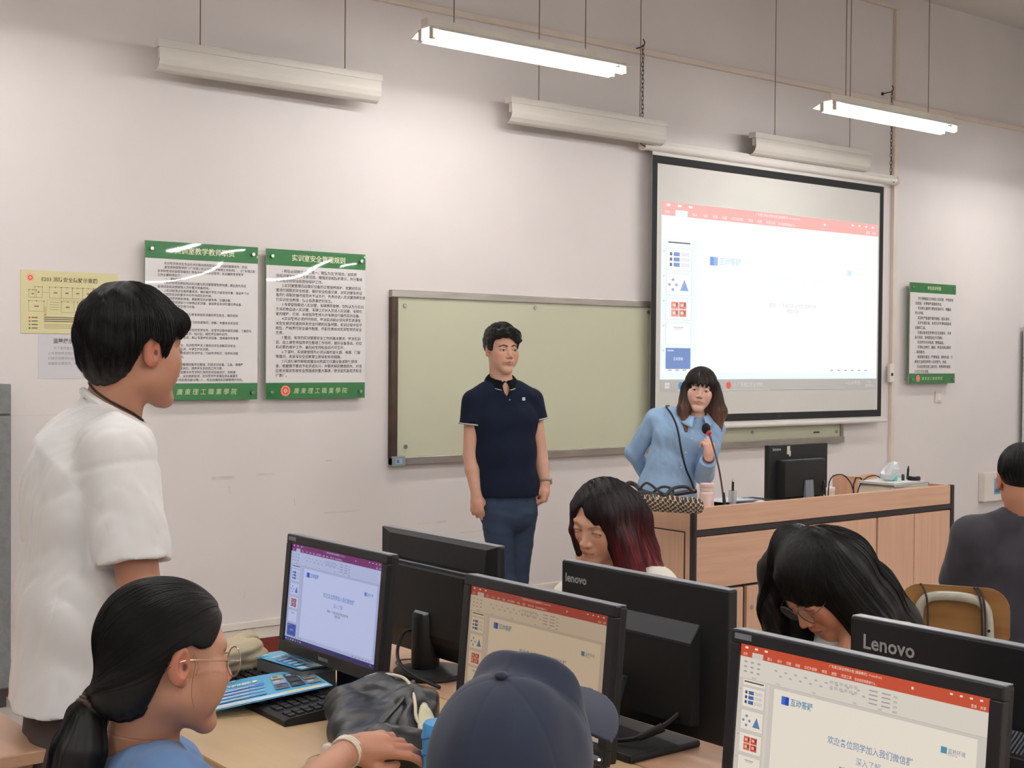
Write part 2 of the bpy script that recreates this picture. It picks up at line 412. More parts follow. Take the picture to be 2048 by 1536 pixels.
notice(2.682, 1.333, .6, .768, 'green bordered notice with the longest text, left of the pair, behind the white T-shirt man', '实训室教学教师职责', FOOT,
       [l.replace('>>', '>　') for l in B1], .0148, .0188, .083, bx=.062)
notice(3.33, 1.333, .593, .766, 'green bordered notice, right of the pair, beside the green writing board', '实训室安全管理规则', FOOT, B2, .0192, .0243, .083, bx=.055)
SL = '''>学生要提前五分钟进入实训室，按指定座
位就座，不得喧哗或随意走动。
>实训前认真预习教材和指导书，明确目
的与步骤。
>实训时严格遵守操作规程，服从指导。
>爱护仪器设备，未经允许不得动用其他
设备和工具。
>仪器设备发生故障时应立即报告，不得
自行拆卸，查明原因后方可继续。
>实训完毕关闭电源，整理桌面。
>不得私自拷贝、删除、更改系统设置等
，保持整洁。
>保持室内清洁，严禁吸烟，随地吐痰，不
得将食品和饮料带入实训室内，违者。
>实训后将仪器工具归位，经教师检查后
方可离开实训室。'''.split('\n')
notice(8.78, 1.385, .6, .768, 'small looking green bordered notice right of the projection screen, above the light switch', '学生实训守则', FOOT, SL, .026, .0372, .075, bx=.065, tsz=.03, off=.06)
# evacuation plan
t = thing('evacuation_plan', 'cream evacuation plan sheet behind the head of the man in the white T-shirt', 'sign', (2.105, WY, 1.648))
obj('sheet', MB().b2((0, -.004, 0), (.455, -.0005, .288)), mat('cream_card', (208, 200, 152), .4, var=.03), t)
p = Print('floor_plan', M_print, t, lambda x, y, l: (x, -.004-l, .288-y), .0004)
emblem(p, .042, .035, .0155, 1); p.text('E203 消防安全疏散示意图', .094, .048, .0235, (96, 88, 60), 1, bold=.015)
DK = (98, 92, 72)
def room_(x, y, w, h, nm=1):
    for a in ((x, y, x+w, y), (x, y+h, x+w, y+h), (x, y, x, y+h), (x+w, y, x+w, y+h)): p.line(*a, .0012, DK)
    for q in range(3): p.rect(x+w*(q/2)-.002, y-.0015, .005, .004, DK, 1.4)
    if nm: p.rect(x+w*.36, y+h*.46, w*.3, .005, DK, 1.4)
room_(.035, .09, .035, .034); room_(.063, .075, .034, .049); room_(.13, .075, .055, .05); room_(.185, .075, .052, .05); room_(.237, .075, .05, .05)
room_(.287, .075, .05, .05); room_(.337, .075, .08, .05); room_(.035, .14, .07, .048); room_(.185, .14, .06, .05); room_(.26, .14, .15, .05)
p.line(.097, .1, .13, .1, .001, DK); p.line(.12, .133, .3, .133, .001, (176, 120, 84)); p.line(.12, .133, .12, .165, .001, (176, 120, 84))
for q in range(7): p.line(.104, .168+q*.0045, .118, .168+q*.0045, .0012, (150, 90, 70))
p.rect(.105, .2, .01, .005, (214, 70, 44), 1)
for q in range(4):
    p.line(.13, .145+q*.011, .175, .145+q*.011, .0012, DK); p.rect(.035, .213+q*.016, .008, .008, ((214, 70, 44), (200, 90, 50), (90, 150, 180), (120, 90, 60))[q]); p.rect(.048, .214+q*.016, .028, .005, DK)
for q in range(3): p.rect(.105, .212+q*.009, .3-.1*(q == 2), .0045, DK)
for q in range(3): p.rect(.105, .246+q*.008, .27-.08*(q == 2), .0022, (140, 130, 96))
t = thing('paper_note', 'pale typed reminder note taped under the evacuation plan', 'note', (2.185, WY, 1.44))
obj('sheet', MB().b2((0, -.0016, 0), (.27, -.0004, .205)), mat('paper_note', (200, 199, 202), .5, var=.02), t)
p = Print('lettering', M_print, t, lambda x, y, l: (x, -.0016-l, .205-y), .0004)
p.text('温馨提示', .115, .04, .024, (92, 90, 92), 1, 'C', bold=.02)
for q, s_ in enumerate(('为了保持室内卫生，请勿乱丢垃圾，', '止将食物带进室内吃零食，违者，同学', '们随手将携带的纸巾、杂物，养成，垃', '圾篓放在楼层内，谢谢合作！')):
    p.text(s_, .045+(.025 if q == 0 else 0), .07+q*.0235, .0152, (132, 132, 136), 1)
# small things on the wall
t = thing('light_switch', 'cream wall switch under the right hand notice', 'switch', (9.245, WY, 1.275))
obj('plate', MB().b2((-.043, -.012, -.043), (.043, 0, .043), .004), M_cond, t); obj('rocker', MB().b2((-.026, -.016, -.028), (.026, -.01, .028), .003), M_trimw, t)
t = thing('screen_switch', 'small white control switch with dark button on the vertical conduit', 'switch', tuple(atY(1779, 746, WY-.03)))
t.location.y = WY
obj('case', MB().b2((-.028, -.055, -.07), (.028, -.028, .07), .008), M_trimw, t); obj('button', MB().b2((-.014, -.06, -.02), (.006, -.052, .0), .002), mat('black_plastic', (26, 27, 30), .45, var=.05), t)
t = thing('wall_box', 'white wall box with a blue sticker beside the head of the man in dark grey', 'box', tuple(atY(1956, 1003, WY))); t.location.y = WY
obj('case', MB().b2((0, -.06, 0), (.36, 0, .235), .008), M_trimw, t)
pb = Print('sticker', M_print, t, lambda x, y, l: (x, -.06-l, y)); pb.rect(.135, .055, .2, .13, (120, 160, 190)).rect(.15, .07, .07, .03, (60, 110, 150), 2).rect(.16, .12, .1, .025, (150, 190, 214), 2).rect(.25, .08, .012, .07, (40, 60, 80), 2)
# grey cabinet at the left edge
M_grey = mat('grey_cabinet', (122, 124, 124), .5, var=.12, scale=30, c2=(104, 106, 106), bump=.2, bscale=80)
t = thing('steel_cabinet', 'speckled grey steel cabinet standing at the left edge against the front wall', 'cabinet', (1.5, 6.0, 0))
obj('body', MB().b2((-.5, 0, .08), (.497, .195, 1.42), .004), M_grey, t); obj('plinth', MB().b2((-.48, .01, 0), (.48, .195, .08)), mat('plinth_dark', (60, 58, 56), .6), t)
for s in (-1, 1):
    d = obj('door', MB().b2((s*.248-.242, -.014, .09), (s*.248+.242, 0, 1.28), .003), M_grey, t)
    obj('door_handle', MB().b2((s*.04-.008, -.03, .72), (s*.04+.008, -.012, .84), .003), M_steel, d)
obj('top_panel', MB().b2((-.49, -.014, 1.29), (.49, 0, 1.415), .003), M_grey, t)
# tall white unit at the right edge
M_ac = mat('cool_white', (206, 208, 210), .4, var=.02)
t = thing('floor_air_conditioner', 'tall pale floor standing air conditioner cut by the right edge', 'air conditioner', (10.66, 5.98, 0))
obj('body', MB().b2((-.27, -.18, .05), (.27, .18, 1.86), .015), M_ac, t); obj('base', MB().b2((-.26, -.17, 0), (.26, .17, .05)), mat('plinth_dark', (60, 58, 56), .6), t)
g = MB(); [g.b2((-.22, -.187, .3+.03*k), (.22, -.178, .315+.03*k)) for k in range(16)]; obj('intake_grille', g, M_ac, t)
# ------------------------------------------------------------------ projection screen with its desktop picture
SY = 6.12
M_fab = mat('screen_fabric', (206, 204, 198), .7, var=.02, scale=3)
M_blk = mat('screen_border', (30, 30, 32), .8)
M_white = mat('screen_case', (216, 210, 204), .4, var=.03)
M_proj = mat('projected_picture', (255, 255, 255), .8, attr=True, var=0, emit=1.0)
a, b = atY(1305, 313, SY), atY(1766, 370, SY); lo = atY(1313, 857, SY)
sx0, sx1, sz1, sz0 = a.x, b.x+.01, (a.z+b.z)/2, lo.z
t = thing('projection_screen', 'white roll-down projection screen with black border showing a slide editor', 'screen', (0, SY, 0))
cz = sz1+.055; cx0, cx1 = atY(1284, 300, SY).x, atY(1791, 357, SY).x
obj('case', MB().cyl((cx0+.02, 0, cz), (cx1-.02, 0, cz), .034, seg=20).b2((cx0+.02, -.03, cz-.02), (cx1-.02, .036, cz+.034), .006), M_white, t, smooth=35)
for x in (cx0, cx1-.02): obj('end_cap', MB().cyl((x, 0, cz), (x+.02, 0, cz), .038, seg=20), M_cond, t, smooth=35)
obj('fabric', MB().b2((sx0, .0, sz0), (sx1, .0015, cz)), M_fab, t)
f = MB(); e = .05; f.b2((sx0, -.001, sz1-e), (sx1, 0, sz1)); f.b2((sx0, -.001, sz0+.03), (sx1, 0, sz0+e+.03)); f.b2((sx0, -.001, sz0+e+.03), (sx0+.045, 0, sz1-e)); f.b2((sx1-.045, -.001, sz0+e+.03), (sx1, 0, sz1-e))
obj('black_border', f, M_blk, t)
obj('bottom_bar', MB().cyl((sx0-.06, 0, sz0), (sx1+.06, 0, sz0), .016, seg=14), M_white, t, smooth=True)
M_chain = mat('chain_steel', (70, 60, 52), .45, metal=.7)
lk = MB(); lk.tube([(math.cos(q)*.0075, 0, math.sin(q)*.0075+(.009 if math.sin(q) > 0 else -.009)) for q in [2*PI*k/10 for k in range(10)]], .0022, 5, closed=True)
l0 = obj('chain_link', lk, M_chain, t); first = True
for hx, hz in ((atY(1286, 90, SY).x, atY(1286, 95, SY).z), (atY(1784, 180, SY).x, atY(1784, 185, SY).z)):
    n = int((hz-cz-.03)/.027)
    for k in range(n+1):
        c = l0 if first else l0.copy()
        if not first: COL.objects.link(c)
        first = False; c.location = (hx+.0015*math.sin(k*2.1), 0, cz+.05+(hz-cz-.05)*k/n); c.rotation_euler = (0, .1*math.sin(k*3.7), PI/2*(k % 2)+.3)
    obj('wall_hook', MB().tube([(hx-.01, WY-SY, hz+.0), (hx-.008, .04, hz+.002), (hx, .0, hz+.005), (hx+.014, -.005, hz+.03), (hx-.004, -.005, hz+.05)], .004, 6, smooth=2).cyl((hx-.01, WY-SY, hz), (hx-.01, WY-SY-.01, hz), .012, seg=10), M_chain, t, smooth=True)
    obj('case_hook', MB().tube([(hx, 0, cz+.055), (hx-.012, 0, cz+.03), (hx-.016, 0, cz), (hx-.006, -.036, cz-.02)], .0035, 6, smooth=2), M_chain, t, smooth=True)
def editor(p, W_, H_, S, slim=1, bar=(196, 74, 44), foot=(58, 52, 112), proj=False, bg=(222, 222, 226), canvas=(252, 252, 252)):
    """a slide editor window; S maps a colour; all sizes are fractions of the picture's width and height"""
    R = lambda x, y, w, h, c, l=1: p.rect(x*W_, y*H_, w*W_, h*H_, S(c), l)
    T = lambda s, x, y, z, c, l=3, al='L', b=0, sx=1: p.text(s, x*W_, y*H_, z*H_, S(c), l, al, bold=b, sx=sx*slim)
    wh = (250, 250, 250); ex = .06 if proj else 0
    R(0, 0, 1, 1, bg); R(0, 0, 1, .075+.03*ex, bar, 2)
    for q in range(3): R(.02+.045*q, .012, .014, .012, wh, 3)
    R(.055, .042, .05, .034, bg, 3)
    for q, (w, x) in enumerate(((.03, .012), (.03, .125), (.03, .17), (.03, .21), (.03, .25), (.06, .29), (.03, .365), (.03, .405), (.04, .445))):
        T(('文件', '插入', '设计', '切换', '动画', '幻灯片放映', '审阅', '视图', '开发工具')[q], x, .066, .021, wh)
    T('广东理工职业学院大会 [兼容模式] - PowerPoint', .5, .026, .02, wh, al='C'); T('告诉我您想要做什么...', .5, .067, .018, wh)
    for q in range(4): R(.86+.035*q, .016, .01, .01, wh, 3)
    T('登录', .935, .066, .02, wh); T('共享', .967, .066, .02, wh); R(.72, .03, .008, .014, wh, 3)
    R(0, .078, 1, .13, (236, 236, 238) if not proj else canvas, 1.5)
    if not proj:
        G = (150, 152, 160)
        for q in range(9): R(.02+.03*(q % 3), .1+.03*(q//3), .014, .01, (176, 178, 186), 2)
        for q in range(18): R(.16+.022*q, .115+.028*(q % 2), .012, .01, (188, 190, 198), 2)
        for q in range(12): R(.4+.02*(q % 6), .1+.03*(q//6), .014, .018, (206, 208, 214), 2)
        for q in range(8): R(.56+.05*(q % 2), .1+.024*(q//2), .034, .008, (178, 180, 190), 2)
        for q, s_ in enumerate(('查找', '替换', '选择', '编辑')): T(s_, .655, .115+.028*q, .016, G)
        for x in (.06, .17, .33, .5, .6): T(('剪贴板', '幻灯片', '字体', '段落', '绘图')[(.06, .17, .33, .5, .6).index(x)], x, .203, .014, G)
    if not proj: R(0, .208, 1, .003, (200, 200, 206), 2); R(.13, .212, .012, .72, (232, 232, 236), 1.6)
    y0, hh = .222, .118
    tx, tw = .022, .1
    R(tx, .215, tw, .03, canvas, 2); R(tx+.005, .222, tw*.9, .008, (50, 50, 54), 3)
    for q in range(5):
        y = .262+q*.14; sel = q == 4
        R(tx-.002, y-.002, tw+.004, hh+.004, (206, 206, 212), 2); R(tx, y, tw, hh, (58, 96, 176) if sel and (proj or foot[2] < 150) else canvas, 2.5)
        T(str(q+26), tx-.014, y+.02, .014, (130, 130, 140))
        if q == 0:
            for k in range(3):
                R(tx+.012, y+.02+.03*k, .01, .018, (60, 62, 110), 3); R(tx+.028, y+.018+.03*k, .024, .022, (70, 112, 190), 3)
                for j in range(3): R(tx+.056, y+.02+.03*k+.007*j, .036, .002, (160, 164, 190), 3)
        if q == 1:
            p.poly([((tx+.055)*W_, (y+.095)*H_), ((tx+.09)*W_, (y+.095)*H_), ((tx+.0725)*W_, (y+.03)*H_)], S((96, 140, 206)), 3)
            for dx, dy in ((0, -.028), (.0, .028), (-.014, 0), (.014, 0)): p.disc((tx+.026+dx)*W_, (y+.062+dy)*H_, .006*W_, S((130, 150, 206)), 3, 8, .009*H_)
        if q == 2:
            for k in range(4): R(tx+.02+.032*(k % 2), y+.018+.044*(k//2), .029, .04, ((226, 104, 84), (218, 84, 66), (230, 120, 104), (214, 90, 76))[k], 3); R(tx+.026+.032*(k % 2), y+.03+.044*(k//2), .012, .014, (250, 206, 190), 3.5); R(tx+.038+.032*(k % 2), y+.024+.044*(k//2), .008, .02, (120, 50, 44), 3.5)
        if q == 3: R(tx+.03, y+.02, .04, .005, (170, 170, 180), 3); R(tx+.034, y+.03, .032, .004, (190, 190, 196), 3)
        if sel: T('互动答疑', tx+tw/2, y+.068, .02, wh, al='C'); R(tx+.006, y+.01, .026, .008, (170, 196, 236), 3)
    # the slide itself
    cxx = .195
    if not proj:
        R(.165, .228, .8, .7, canvas, 2)
    R(.2, .26 if not proj else .29, .033, .05, (24, 74, 214) if not proj else (120, 160, 226), 3); R(.2, .26 if not proj else .29, .016, .05, (60, 120, 232), 3.2)
    T('互动答疑', .24, .302 if not proj else .33, .047, (92, 158, 206) if not proj else (176, 222, 240), b=.02)
    R(.84, .31, .022, .035, (84, 160, 206) if not proj else (190, 232, 240), 3); T('蓝桥环境', .866, .338, .03, (100, 130, 170) if not proj else (196, 236, 240)); T('BLUE BRIDGE', .866, .35, .011, (120, 140, 170) if not proj else (226, 246, 246))
    T('欢迎各位同学加入我们微信群', .575, .46 if not proj else .425, .05, (132, 160, 210) if not proj else (236, 250, 250), al='C', b=.01); T('深入了解', .575, .54 if not proj else .49, .048, (140, 166, 210) if not proj else (228, 246, 246), al='C')
    T('群聊：广东理工职业学院·蓝桥环境', .575, .6 if not proj else .565, .029, (70, 66, 70) if not proj else (196, 196, 200), al='C'); T('微信扫码', .575, .632 if not proj else .597, .029, (70, 66, 70) if not proj else (190, 190, 196), al='C')
    R(0, .935, 1, .025, (232, 232, 236) if not proj else canvas, 2)
    for q in range(6): R(.03+.03*q, .943, .016, .008, (150, 150, 158), 3); R(.76+.035*q, .943, .014, .008, (150, 150, 158), 3)
    return R, T
A, Bq, Cq, Dq = atY(1323, 396, SY), atY(1756, 455, SY), atY(1756, 752, SY), atY(1326, 765, SY)
px0, px1, pz1, pz0 = A.x, Bq.x, (A.z+Bq.z)/2, (Cq.z+Dq.z)/2
PW, PH = px1-px0, pz1-pz0
p = Print('projected_picture', M_proj, t, lambda x, y, l: (px0+x, -.0012-l, pz1-y), .0006)
R, T = editor(p, PW, PH, lambda c: tuple(a+(255-a)*.3 for a in c), bar=(246, 150, 142), proj=True, bg=(234, 248, 252), canvas=(255, 255, 255))
p.rect(.145*PW, .08*PH, .855*PW, .87*PH, (255, 255, 255), 1.8)
# the taskbar of the picture, fainter, on the grey fabric below
M_dim = mat('projected_taskbar', (255, 255, 255), .8, attr=True, var=0, emit=.62)
p = Print('projected_taskbar', mat('taskbar_print', (255, 255, 255), .8, attr=True, var=0), t, lambda x, y, l: (px0+x, -.0012-l, pz0-y), .0006)
p.rect(0, 0, PW, .075, (198, 198, 198), 1)
for q, c in enumerate(((244, 246, 250),)*4): p.rect(.045+.022*(q % 2), .02+.02*(q//2), .018, .017, c, 2)
p.disc(.19, .04, .024, (70, 160, 214), 2).disc(.2, .042, .012, (200, 226, 240), 2.4).text('(1) 广东理工', .23, .048, .032, (234, 238, 242)).rect(.15, .07, .9, .004, (226, 232, 240), 2)
p.disc(.64, .04, .024, (232, 106, 92), 2).text('(1) 广东理工职业学院...', .68, .048, .032, (244, 246, 248)).text('∧ ▢ ◁ 中 拼', 1.88, .04, .03, (240, 242, 244)).text('17:26', 2.13, .03, .022, (238, 240, 242)).text('2024/9/10', 2.11, .058, .022, (238, 240, 242))
# ------------------------------------------------------------------ teacher's desk
M_wood = mat('beech_laminate', (202, 162, 136), .42, var=.07, scale=3, stretch=(14, 14, .6), spec=.4)
M_woodh = mat('beech_laminate_flat', (201, 161, 135), .42, var=.08, scale=3, stretch=(.8, 6, 16), spec=.4)
M_dark = mat('dark_edge', (38, 32, 32), .5)
PXL, PXR, PYF, PYB, PT, PS = 4.19, 6.1, 3.99, 4.74, .92, .81
t = thing('teacher_desk', 'large beech teacher desk with black edge strips in front of the screen', 'desk', (PXL, PYF, 0))
w, dp = PXR-PXL, PYB-PYF
obj('carcass', MB().b2((.02, .02, 0), (w-.02, dp-.02, PS-.03)), M_dark, t)
obj('desktop', MB().b2((.016, .018, PS-.03), (w-.02, dp, PS), .002), M_woodh, t)
obj('back_panel', MB().b2((.02, dp-.02, 0), (w-.02, dp, PS-.03)), M_woodh, t)
obj('side_panel', MB().b2((w-.02, .022, 0), (w, dp, PT), .002), M_wood, t)
obj('front_rail', MB().b2((.016, -.002, .826), (w-.03, .02, PT+.001), .002), M_woodh, t)
obj('black_strip', MB().b2((.012, -.004, .8), (w-.02, .02, .824)), M_dark, t)
obj('corner_post', MB().b2((0, -.006, 0), (.015, .02, PT+.002), .002), M_dark, t)
obj('corner_post', MB().b2((w-.028, -.006, 0), (w, .02, PT+.002), .002), M_dark, t)
def pane(nm, x0, x1, z0, z1, M=M_wood, y=-.002): return obj(nm, MB().b2((x0, y, z0), (x1, .018, z1), .0025), M, t)
pane('front_panel', .017, 4.83-PXL, .568, .795, M_woodh)
pane('front_panel', 4.84-PXL, 5.455-PXL, .568, .795, M_wood)
pane('front_panel', 4.84-PXL, 5.455-PXL, .02, .562, M_wood)
d = pane('door', .017, 4.505-PXL, .02, .556); d = pane('door', 4.53-PXL, 4.83-PXL, .02, .556)
obj('lock', MB().cyl((4.56-PXL, .0, .46), (4.56-PXL, -.008, .46), .009, seg=12), M_steel, d, smooth=True)
pane('door', 5.47-PXL, 5.762-PXL, .02, .795); pane('door', 5.768-PXL, w-.03, .02, .795)
obj('side_panel', MB().b2((-.004, .022, 0), (.016, dp, PT), .002), M_wood, t)
obj('side_groove', MB().b2((-.0055, .044, .054), (-.0045, dp-.044, .818)), M_dark, t)
s_ = obj('side_door', MB().b2((-.01, .05, .06), (-.003, dp-.05, .812), .002), M_wood, t)
# monitor on the teacher's desk (back view)
M_black = mat('monitor_black', (14, 15, 17), .55, var=.06, scale=20, bump=.15, bscale=900)
M_black2 = mat('monitor_gloss', (24, 25, 28), .35, var=.03)
M_blk3 = mat('matte_black', (11, 11, 13), .65)
M_edgeg = mat('monitor_rim', (120, 124, 132), .3, var=.04)  # pale grey; on the top rims it paints the highlight of the upper edges
M_logo = mat('logo_silver', (178, 180, 182), .35, metal=.3, attr=True, var=0)
def logo(parent, s, f, size, c=(176, 178, 180), bold=.03):
    p = Print('logo', M_logo, parent, f, .0006); p.text(s, 0, 0, size, c, 1, bold=bold); return p
def shell(w, h, d, bulge, M=None):      # monitor body: front bezel plate in the plane y=0, back behind it
    mb = MB(); mb.box((0, d/2, 0), (w, d, h), bev=.006); return mb
m0 = atY(1587, 940, 4.3)
t = thing('desk_monitor', 'black monitor seen from behind on the teacher desk', 'monitor', (m0.x, 4.3, PS), PI)
h0 = atY(1587, 884, 4.3).z-PS
obj('back_shell', MB().box((0, .018, h0-.15), (.44, .03, .285), bev=.005), M_black, t)
obj('rear_box', MB().prism([(-.155, -.11), (.165, -.11), (.165, .08), (-.155, .08)], 0, 1, lambda a, b, n: Vector((a*(1-.05*n), .03+.05*n, h0-.16+b*(1-.12*n)))), M_black, t)
g = MB(); [g.b2((-.14+.012*k, .04, h0-.083), (-.135+.012*k, .076, h0-.08)) for k in range(24)]; obj('vent_slot', g, M_edgeg, t, kind='stuff')
obj('stand', MB().prism([(-.035, .0), (.03, 0), (.012, .15), (-.045, .15)], 0, .014, lambda a, b, n: Vector((a, .09+n-b*.12, .012+b))), M_edgeg, t)
obj('base', MB().box((-.0, .07, .008), (.24, .2, .016), bev=.005), M_black, t)
obj('tape_piece', MB().box((.08, .034, h0-.035), (.022, .001, .04)).box((.07, .0345, h0-.052), (.012, .001, .025)), mat('tape_white', (196, 192, 176), .6), t)
obj('video_plug', MB().box((-.13, .045, .14), (.02, .03, .05), bev=.004), mat('plug_blue', (40, 60, 150), .4), t)
logo(t, 'lenovo', lambda x, y, l: (.195-x, .0335+l, h0-.035-y), .022)
t = obj('monitor_cable', MB().tube([(m0.x+.13, 4.26, PS+.11), (m0.x+.14, 4.2, PS+.05), (m0.x+.1, 4.12, PS+.005), (m0.x+.22, 4.08, PS+.005)], .0035, 6, smooth=2), M_blk3, smooth=True)
tag(t, 'black cable lying under the teacher monitor', 'cable')
# table microphone
mb0 = atZ(1452, 1003, PT); mt = atD(1419, 868, (mb0-CAM).dot(FW)+.28)
mtop = atD(1412, 857, (mb0-CAM).dot(FW)+.3)
t = thing('table_microphone', 'black gooseneck microphone bent up to the hand of the woman in blue', 'microphone', (mb0.x, mb0.y, PS))
k = lambda v: Vector(v)-Vector((mb0.x, mb0.y, PS))
obj('base', MB().box((.0, .05, .022), (.1, .13, .044), bev=.006), M_black, t)
obj('cone', MB().cyl((0, 0, .02), k(atD(1447, 985, (mb0-CAM).dot(FW)+.02)), .013, .006, 10), M_blk3, t, smooth=True)
obj('gooseneck', MB().tube([(0, 0, .04), k(atD(1441, 950, (mb0-CAM).dot(FW)+.08)), k(atD(1430, 905, (mb0-CAM).dot(FW)+.18)), k(mt)], .0042, 8, smooth=2), mat('gooseneck', (66, 46, 40), .35, metal=.5), t, smooth=True)
obj('light_ring', MB().cyl(k(mt), k(mt)+(k(mtop)-k(mt))*.35, .012, seg=12), mat('mic_red', (216, 40, 44), .4, emit=.7), t, smooth=True)
obj('foam_cover', MB().sph(k(mtop), .021, 14, (1, 1, 1.25)), mat('foam', (22, 22, 26), .95, bump=.8, bscale=500), t, smooth=True)
# water bottle
bp = atZ(1430, 1010, PT)
t = thing('water_bottle', 'pale pink water bottle on the front edge of the teacher desk', 'bottle', (bp.x, bp.y+.05, PS+.001))
M_pink = mat('bottle_pink', (228, 198, 192), .35, var=.02)
obj('body', MB().lathe((0, 0, 0), [(.028, 0), (.0325, .004), (.0325, .153), (.031, .162), (.029, .164)], 24), M_pink, t, smooth=40)
obj('collar', MB().lathe((0, 0, .164), [(.0275, 0), (.03, .001), (.03, .016), (.028, .018)], 24), mat('bottle_band', (222, 206, 190), .4), t, smooth=40)
obj('cap', MB().lathe((0, 0, .182), [(.027, 0), (.031, .001), (.031, .015), (.028, .018), (.01, .019)], 24), mat('bottle_cap', (226, 190, 184), .4), t, smooth=40)
# glass with pen, papers, tray, small stuff
g0 = atZ(1478, 1000, PT); M_glass = mat('clear_acrylic', (210, 214, 216), .08, alpha=.4, var=0)
t = thing('marker_pen', 'black marker pen standing in a clear holder beside the microphone', 'pen', (g0.x, g0.y+.04, PS)); obj('barrel', MB().cyl((0, 0, .01), (.003, 0, .19), .0055, seg=10), M_blk3, t); obj('holder', MB().lathe((0, 0, 0), [(.018, 0), (.0185, .002), (.0185, .15), (.0178, .15), (.0178, .003)], 14), M_glass, t); obj('pen_cap', MB().cyl((.003, 0, .19), (.004, 0, .203), .005, .003, 10), M_steel, t)
pp = atZ(1530, 997, PT); t = thing('paper_sheets', 'white and blue papers spread left of the teacher monitor', 'paper', (pp.x-.03, pp.y+.13, PS+.091))
for k_ in range(4): o = obj('sheet', MB().box((-.03*k_, .0, .0025*k_+.001), (.21, .12, .0012), Matrix.Rotation(.08*k_-.1, 3, 'Z')), mat('sheet_blue' if k_ == 1 else 'sheet_white', (70, 90, 150) if k_ == 1 else (206, 210, 218), .6), t)
t = thing('media_box', 'low black electronic box under the papers left of the teacher monitor', 'box', (4.76, 4.22, PS)); obj('case', MB().box((0, 0, .045), (.36, .2, .09), bev=.006), M_blk3, t); obj('front_plate', MB().box((0, -.101, .045), (.34, .004, .07), bev=.001), M_black2, t)
q0 = atZ(1600, 996, PT); t = thing('usb_stick', 'small white adapter lying before the teacher monitor', 'adapter', (q0.x-.2, q0.y+.07, PS+.091)); obj('case', MB().box((0, 0, .006), (.05, .016, .01), bev=.002), M_trimw, t); obj('plug', MB().box((.033, 0, .006), (.016, .01, .006)), M_steel, t)
def cabl(pts, lb):
    o = obj('loose_cable', MB().tube(pts, .0032, 6, smooth=3), M_blk3, smooth=True); tag(o, lb, 'cable')
cabl([Vector((atY(1657, 985, 4.2).x, 4.2, PS+.005)), atY(1656, 975, 4.2), atY(1662, 952, 4.2), atY(1685, 947, 4.2), atY(1700, 962, 4.2), atY(1706, 978, 4.22), Vector((atY(1716, 985, 4.2).x, 4.2, PS+.005))], 'thin black cable arching up right of the teacher monitor')
cabl([Vector((atY(1712, 985, 4.25).x, 4.25, PS+.005)), atY(1716, 975, 4.25), atY(1730, 955, 4.25), atY(1752, 949, 4.25), atY(1766, 960, 4.28), Vector((atY(1762, 975, 4.35).x, 4.35, PS+.005))], 'thin black cable arching left of the book pile')
cabl([Vector((atY(1652, 985, 4.15).x, 4.15, PS+.005)), atY(1651, 978, 4.15), atY(1650, 965, 4.16), atY(1646, 958, 4.2), Vector((atY(1642, 975, 4.26).x, 4.26, PS+.005))], 'thin black cable close beside the teacher monitor')
pl = atZ(1685, 981, PT); t = thing('round_box', 'cream round box standing among the cables on the teacher desk', 'box', (pl.x+.06, pl.y+.2, PS)); obj('body', MB().lathe((0, 0, 0), [(.075, 0), (.085, .004), (.085, .095)], 28), mat('lid_cream', (222, 212, 194), .5), t, smooth=40); obj('lid', MB().lathe((0, 0, .095), [(.087, 0), (.087, .012), (.07, .016)], 28), M_trimw, t, smooth=40)
e0 = atZ(1757, 973, PT); t = thing('black_glasses_case', 'small black wire bracket lying beside the books', 'bracket', (e0.x-.02, e0.y+.1, PS)); obj('frame', MB().tube([(-.05, 0, .01), (-.05, 0, .15), (.04, .01, .145), (.05, .0, .008)], .004, 6, smooth=1), M_blk3, t); obj('foot', MB().box((0, 0, .008), (.07, .02, .014), bev=.003), M_blk3, t)
# books and pen holder
k0 = atZ(1782, 977, PT)
BK = [('thick white exercise book pad, lowest on the teacher desk', .062, (206, 200, 188), .0), ('white book second from the bottom of the desk pile', .05, (216, 212, 204), .01), ('book with dark grey spine in the desk pile', .012, (120, 128, 140), .02), ('white topmost book of the desk pile', .010, (222, 224, 224), .0)]
z = PS
for i, (lb, th, c, dx) in enumerate(BK):
    t = thing('book', lb, 'book', (k0.x+.16+dx, k0.y+.11, z), -.08+.05*i, 'books on the teacher desk')
    obj('pages', MB().box((0, 0, th/2), (.3-.006, .205, th-.004)), mat('book_pages', (220, 214, 200), .7, var=.05, scale=60, stretch=(1, 1, 40)), t)
    obj('cover', MB().box((0, 0, .001), (.3, .21, .002)).box((0, 0, th-.001), (.3, .21, .002)).box((.149, 0, th/2), (.002, .21, th)), mat('book_cover_%d' % i, c, .5), t); z += th
zt = z
for (px_, h_, c_, r_, lb) in ((1790, .045, (48, 200, 190), .011, 'turquoise marker cap standing on the book pile'), (1806, .03, (40, 44, 50), .008, 'dark marker standing on the book pile')):
    q = Vector((atY(px_, 955, k0.y+.08).x, k0.y+.08, zt)); t = thing('marker', lb, 'marker', tuple(q)); obj('barrel', MB().lathe((0, 0, 0), [(r_, 0), (r_, h_*.75), (r_*.7, h_)], 12), mat('marker_%d' % px_, c_, .4), t, smooth=40); obj('cap', MB().cyl((0, 0, h_*.7), (0, 0, h_*1.05), r_*1.05, r_*.8, 12), mat('marker_%d' % px_, c_, .4), t)
q = Vector((atY(1783, 955, k0.y+.1).x, k0.y+.1, zt)); M_film = mat('crumpled_film', (220, 226, 228), .15, alpha=.75, var=0)
t = obj('plastic_wrap', MB().sph(q+Vector((0, 0, .045)), .055, 10, (1.1, .8, .8)), M_film, smooth=False)
for v in t.data.vertices: v.co += Vector((math.sin(v.co.x*300), math.sin(v.co.z*260+1), math.sin(v.co.y*280)))*.012
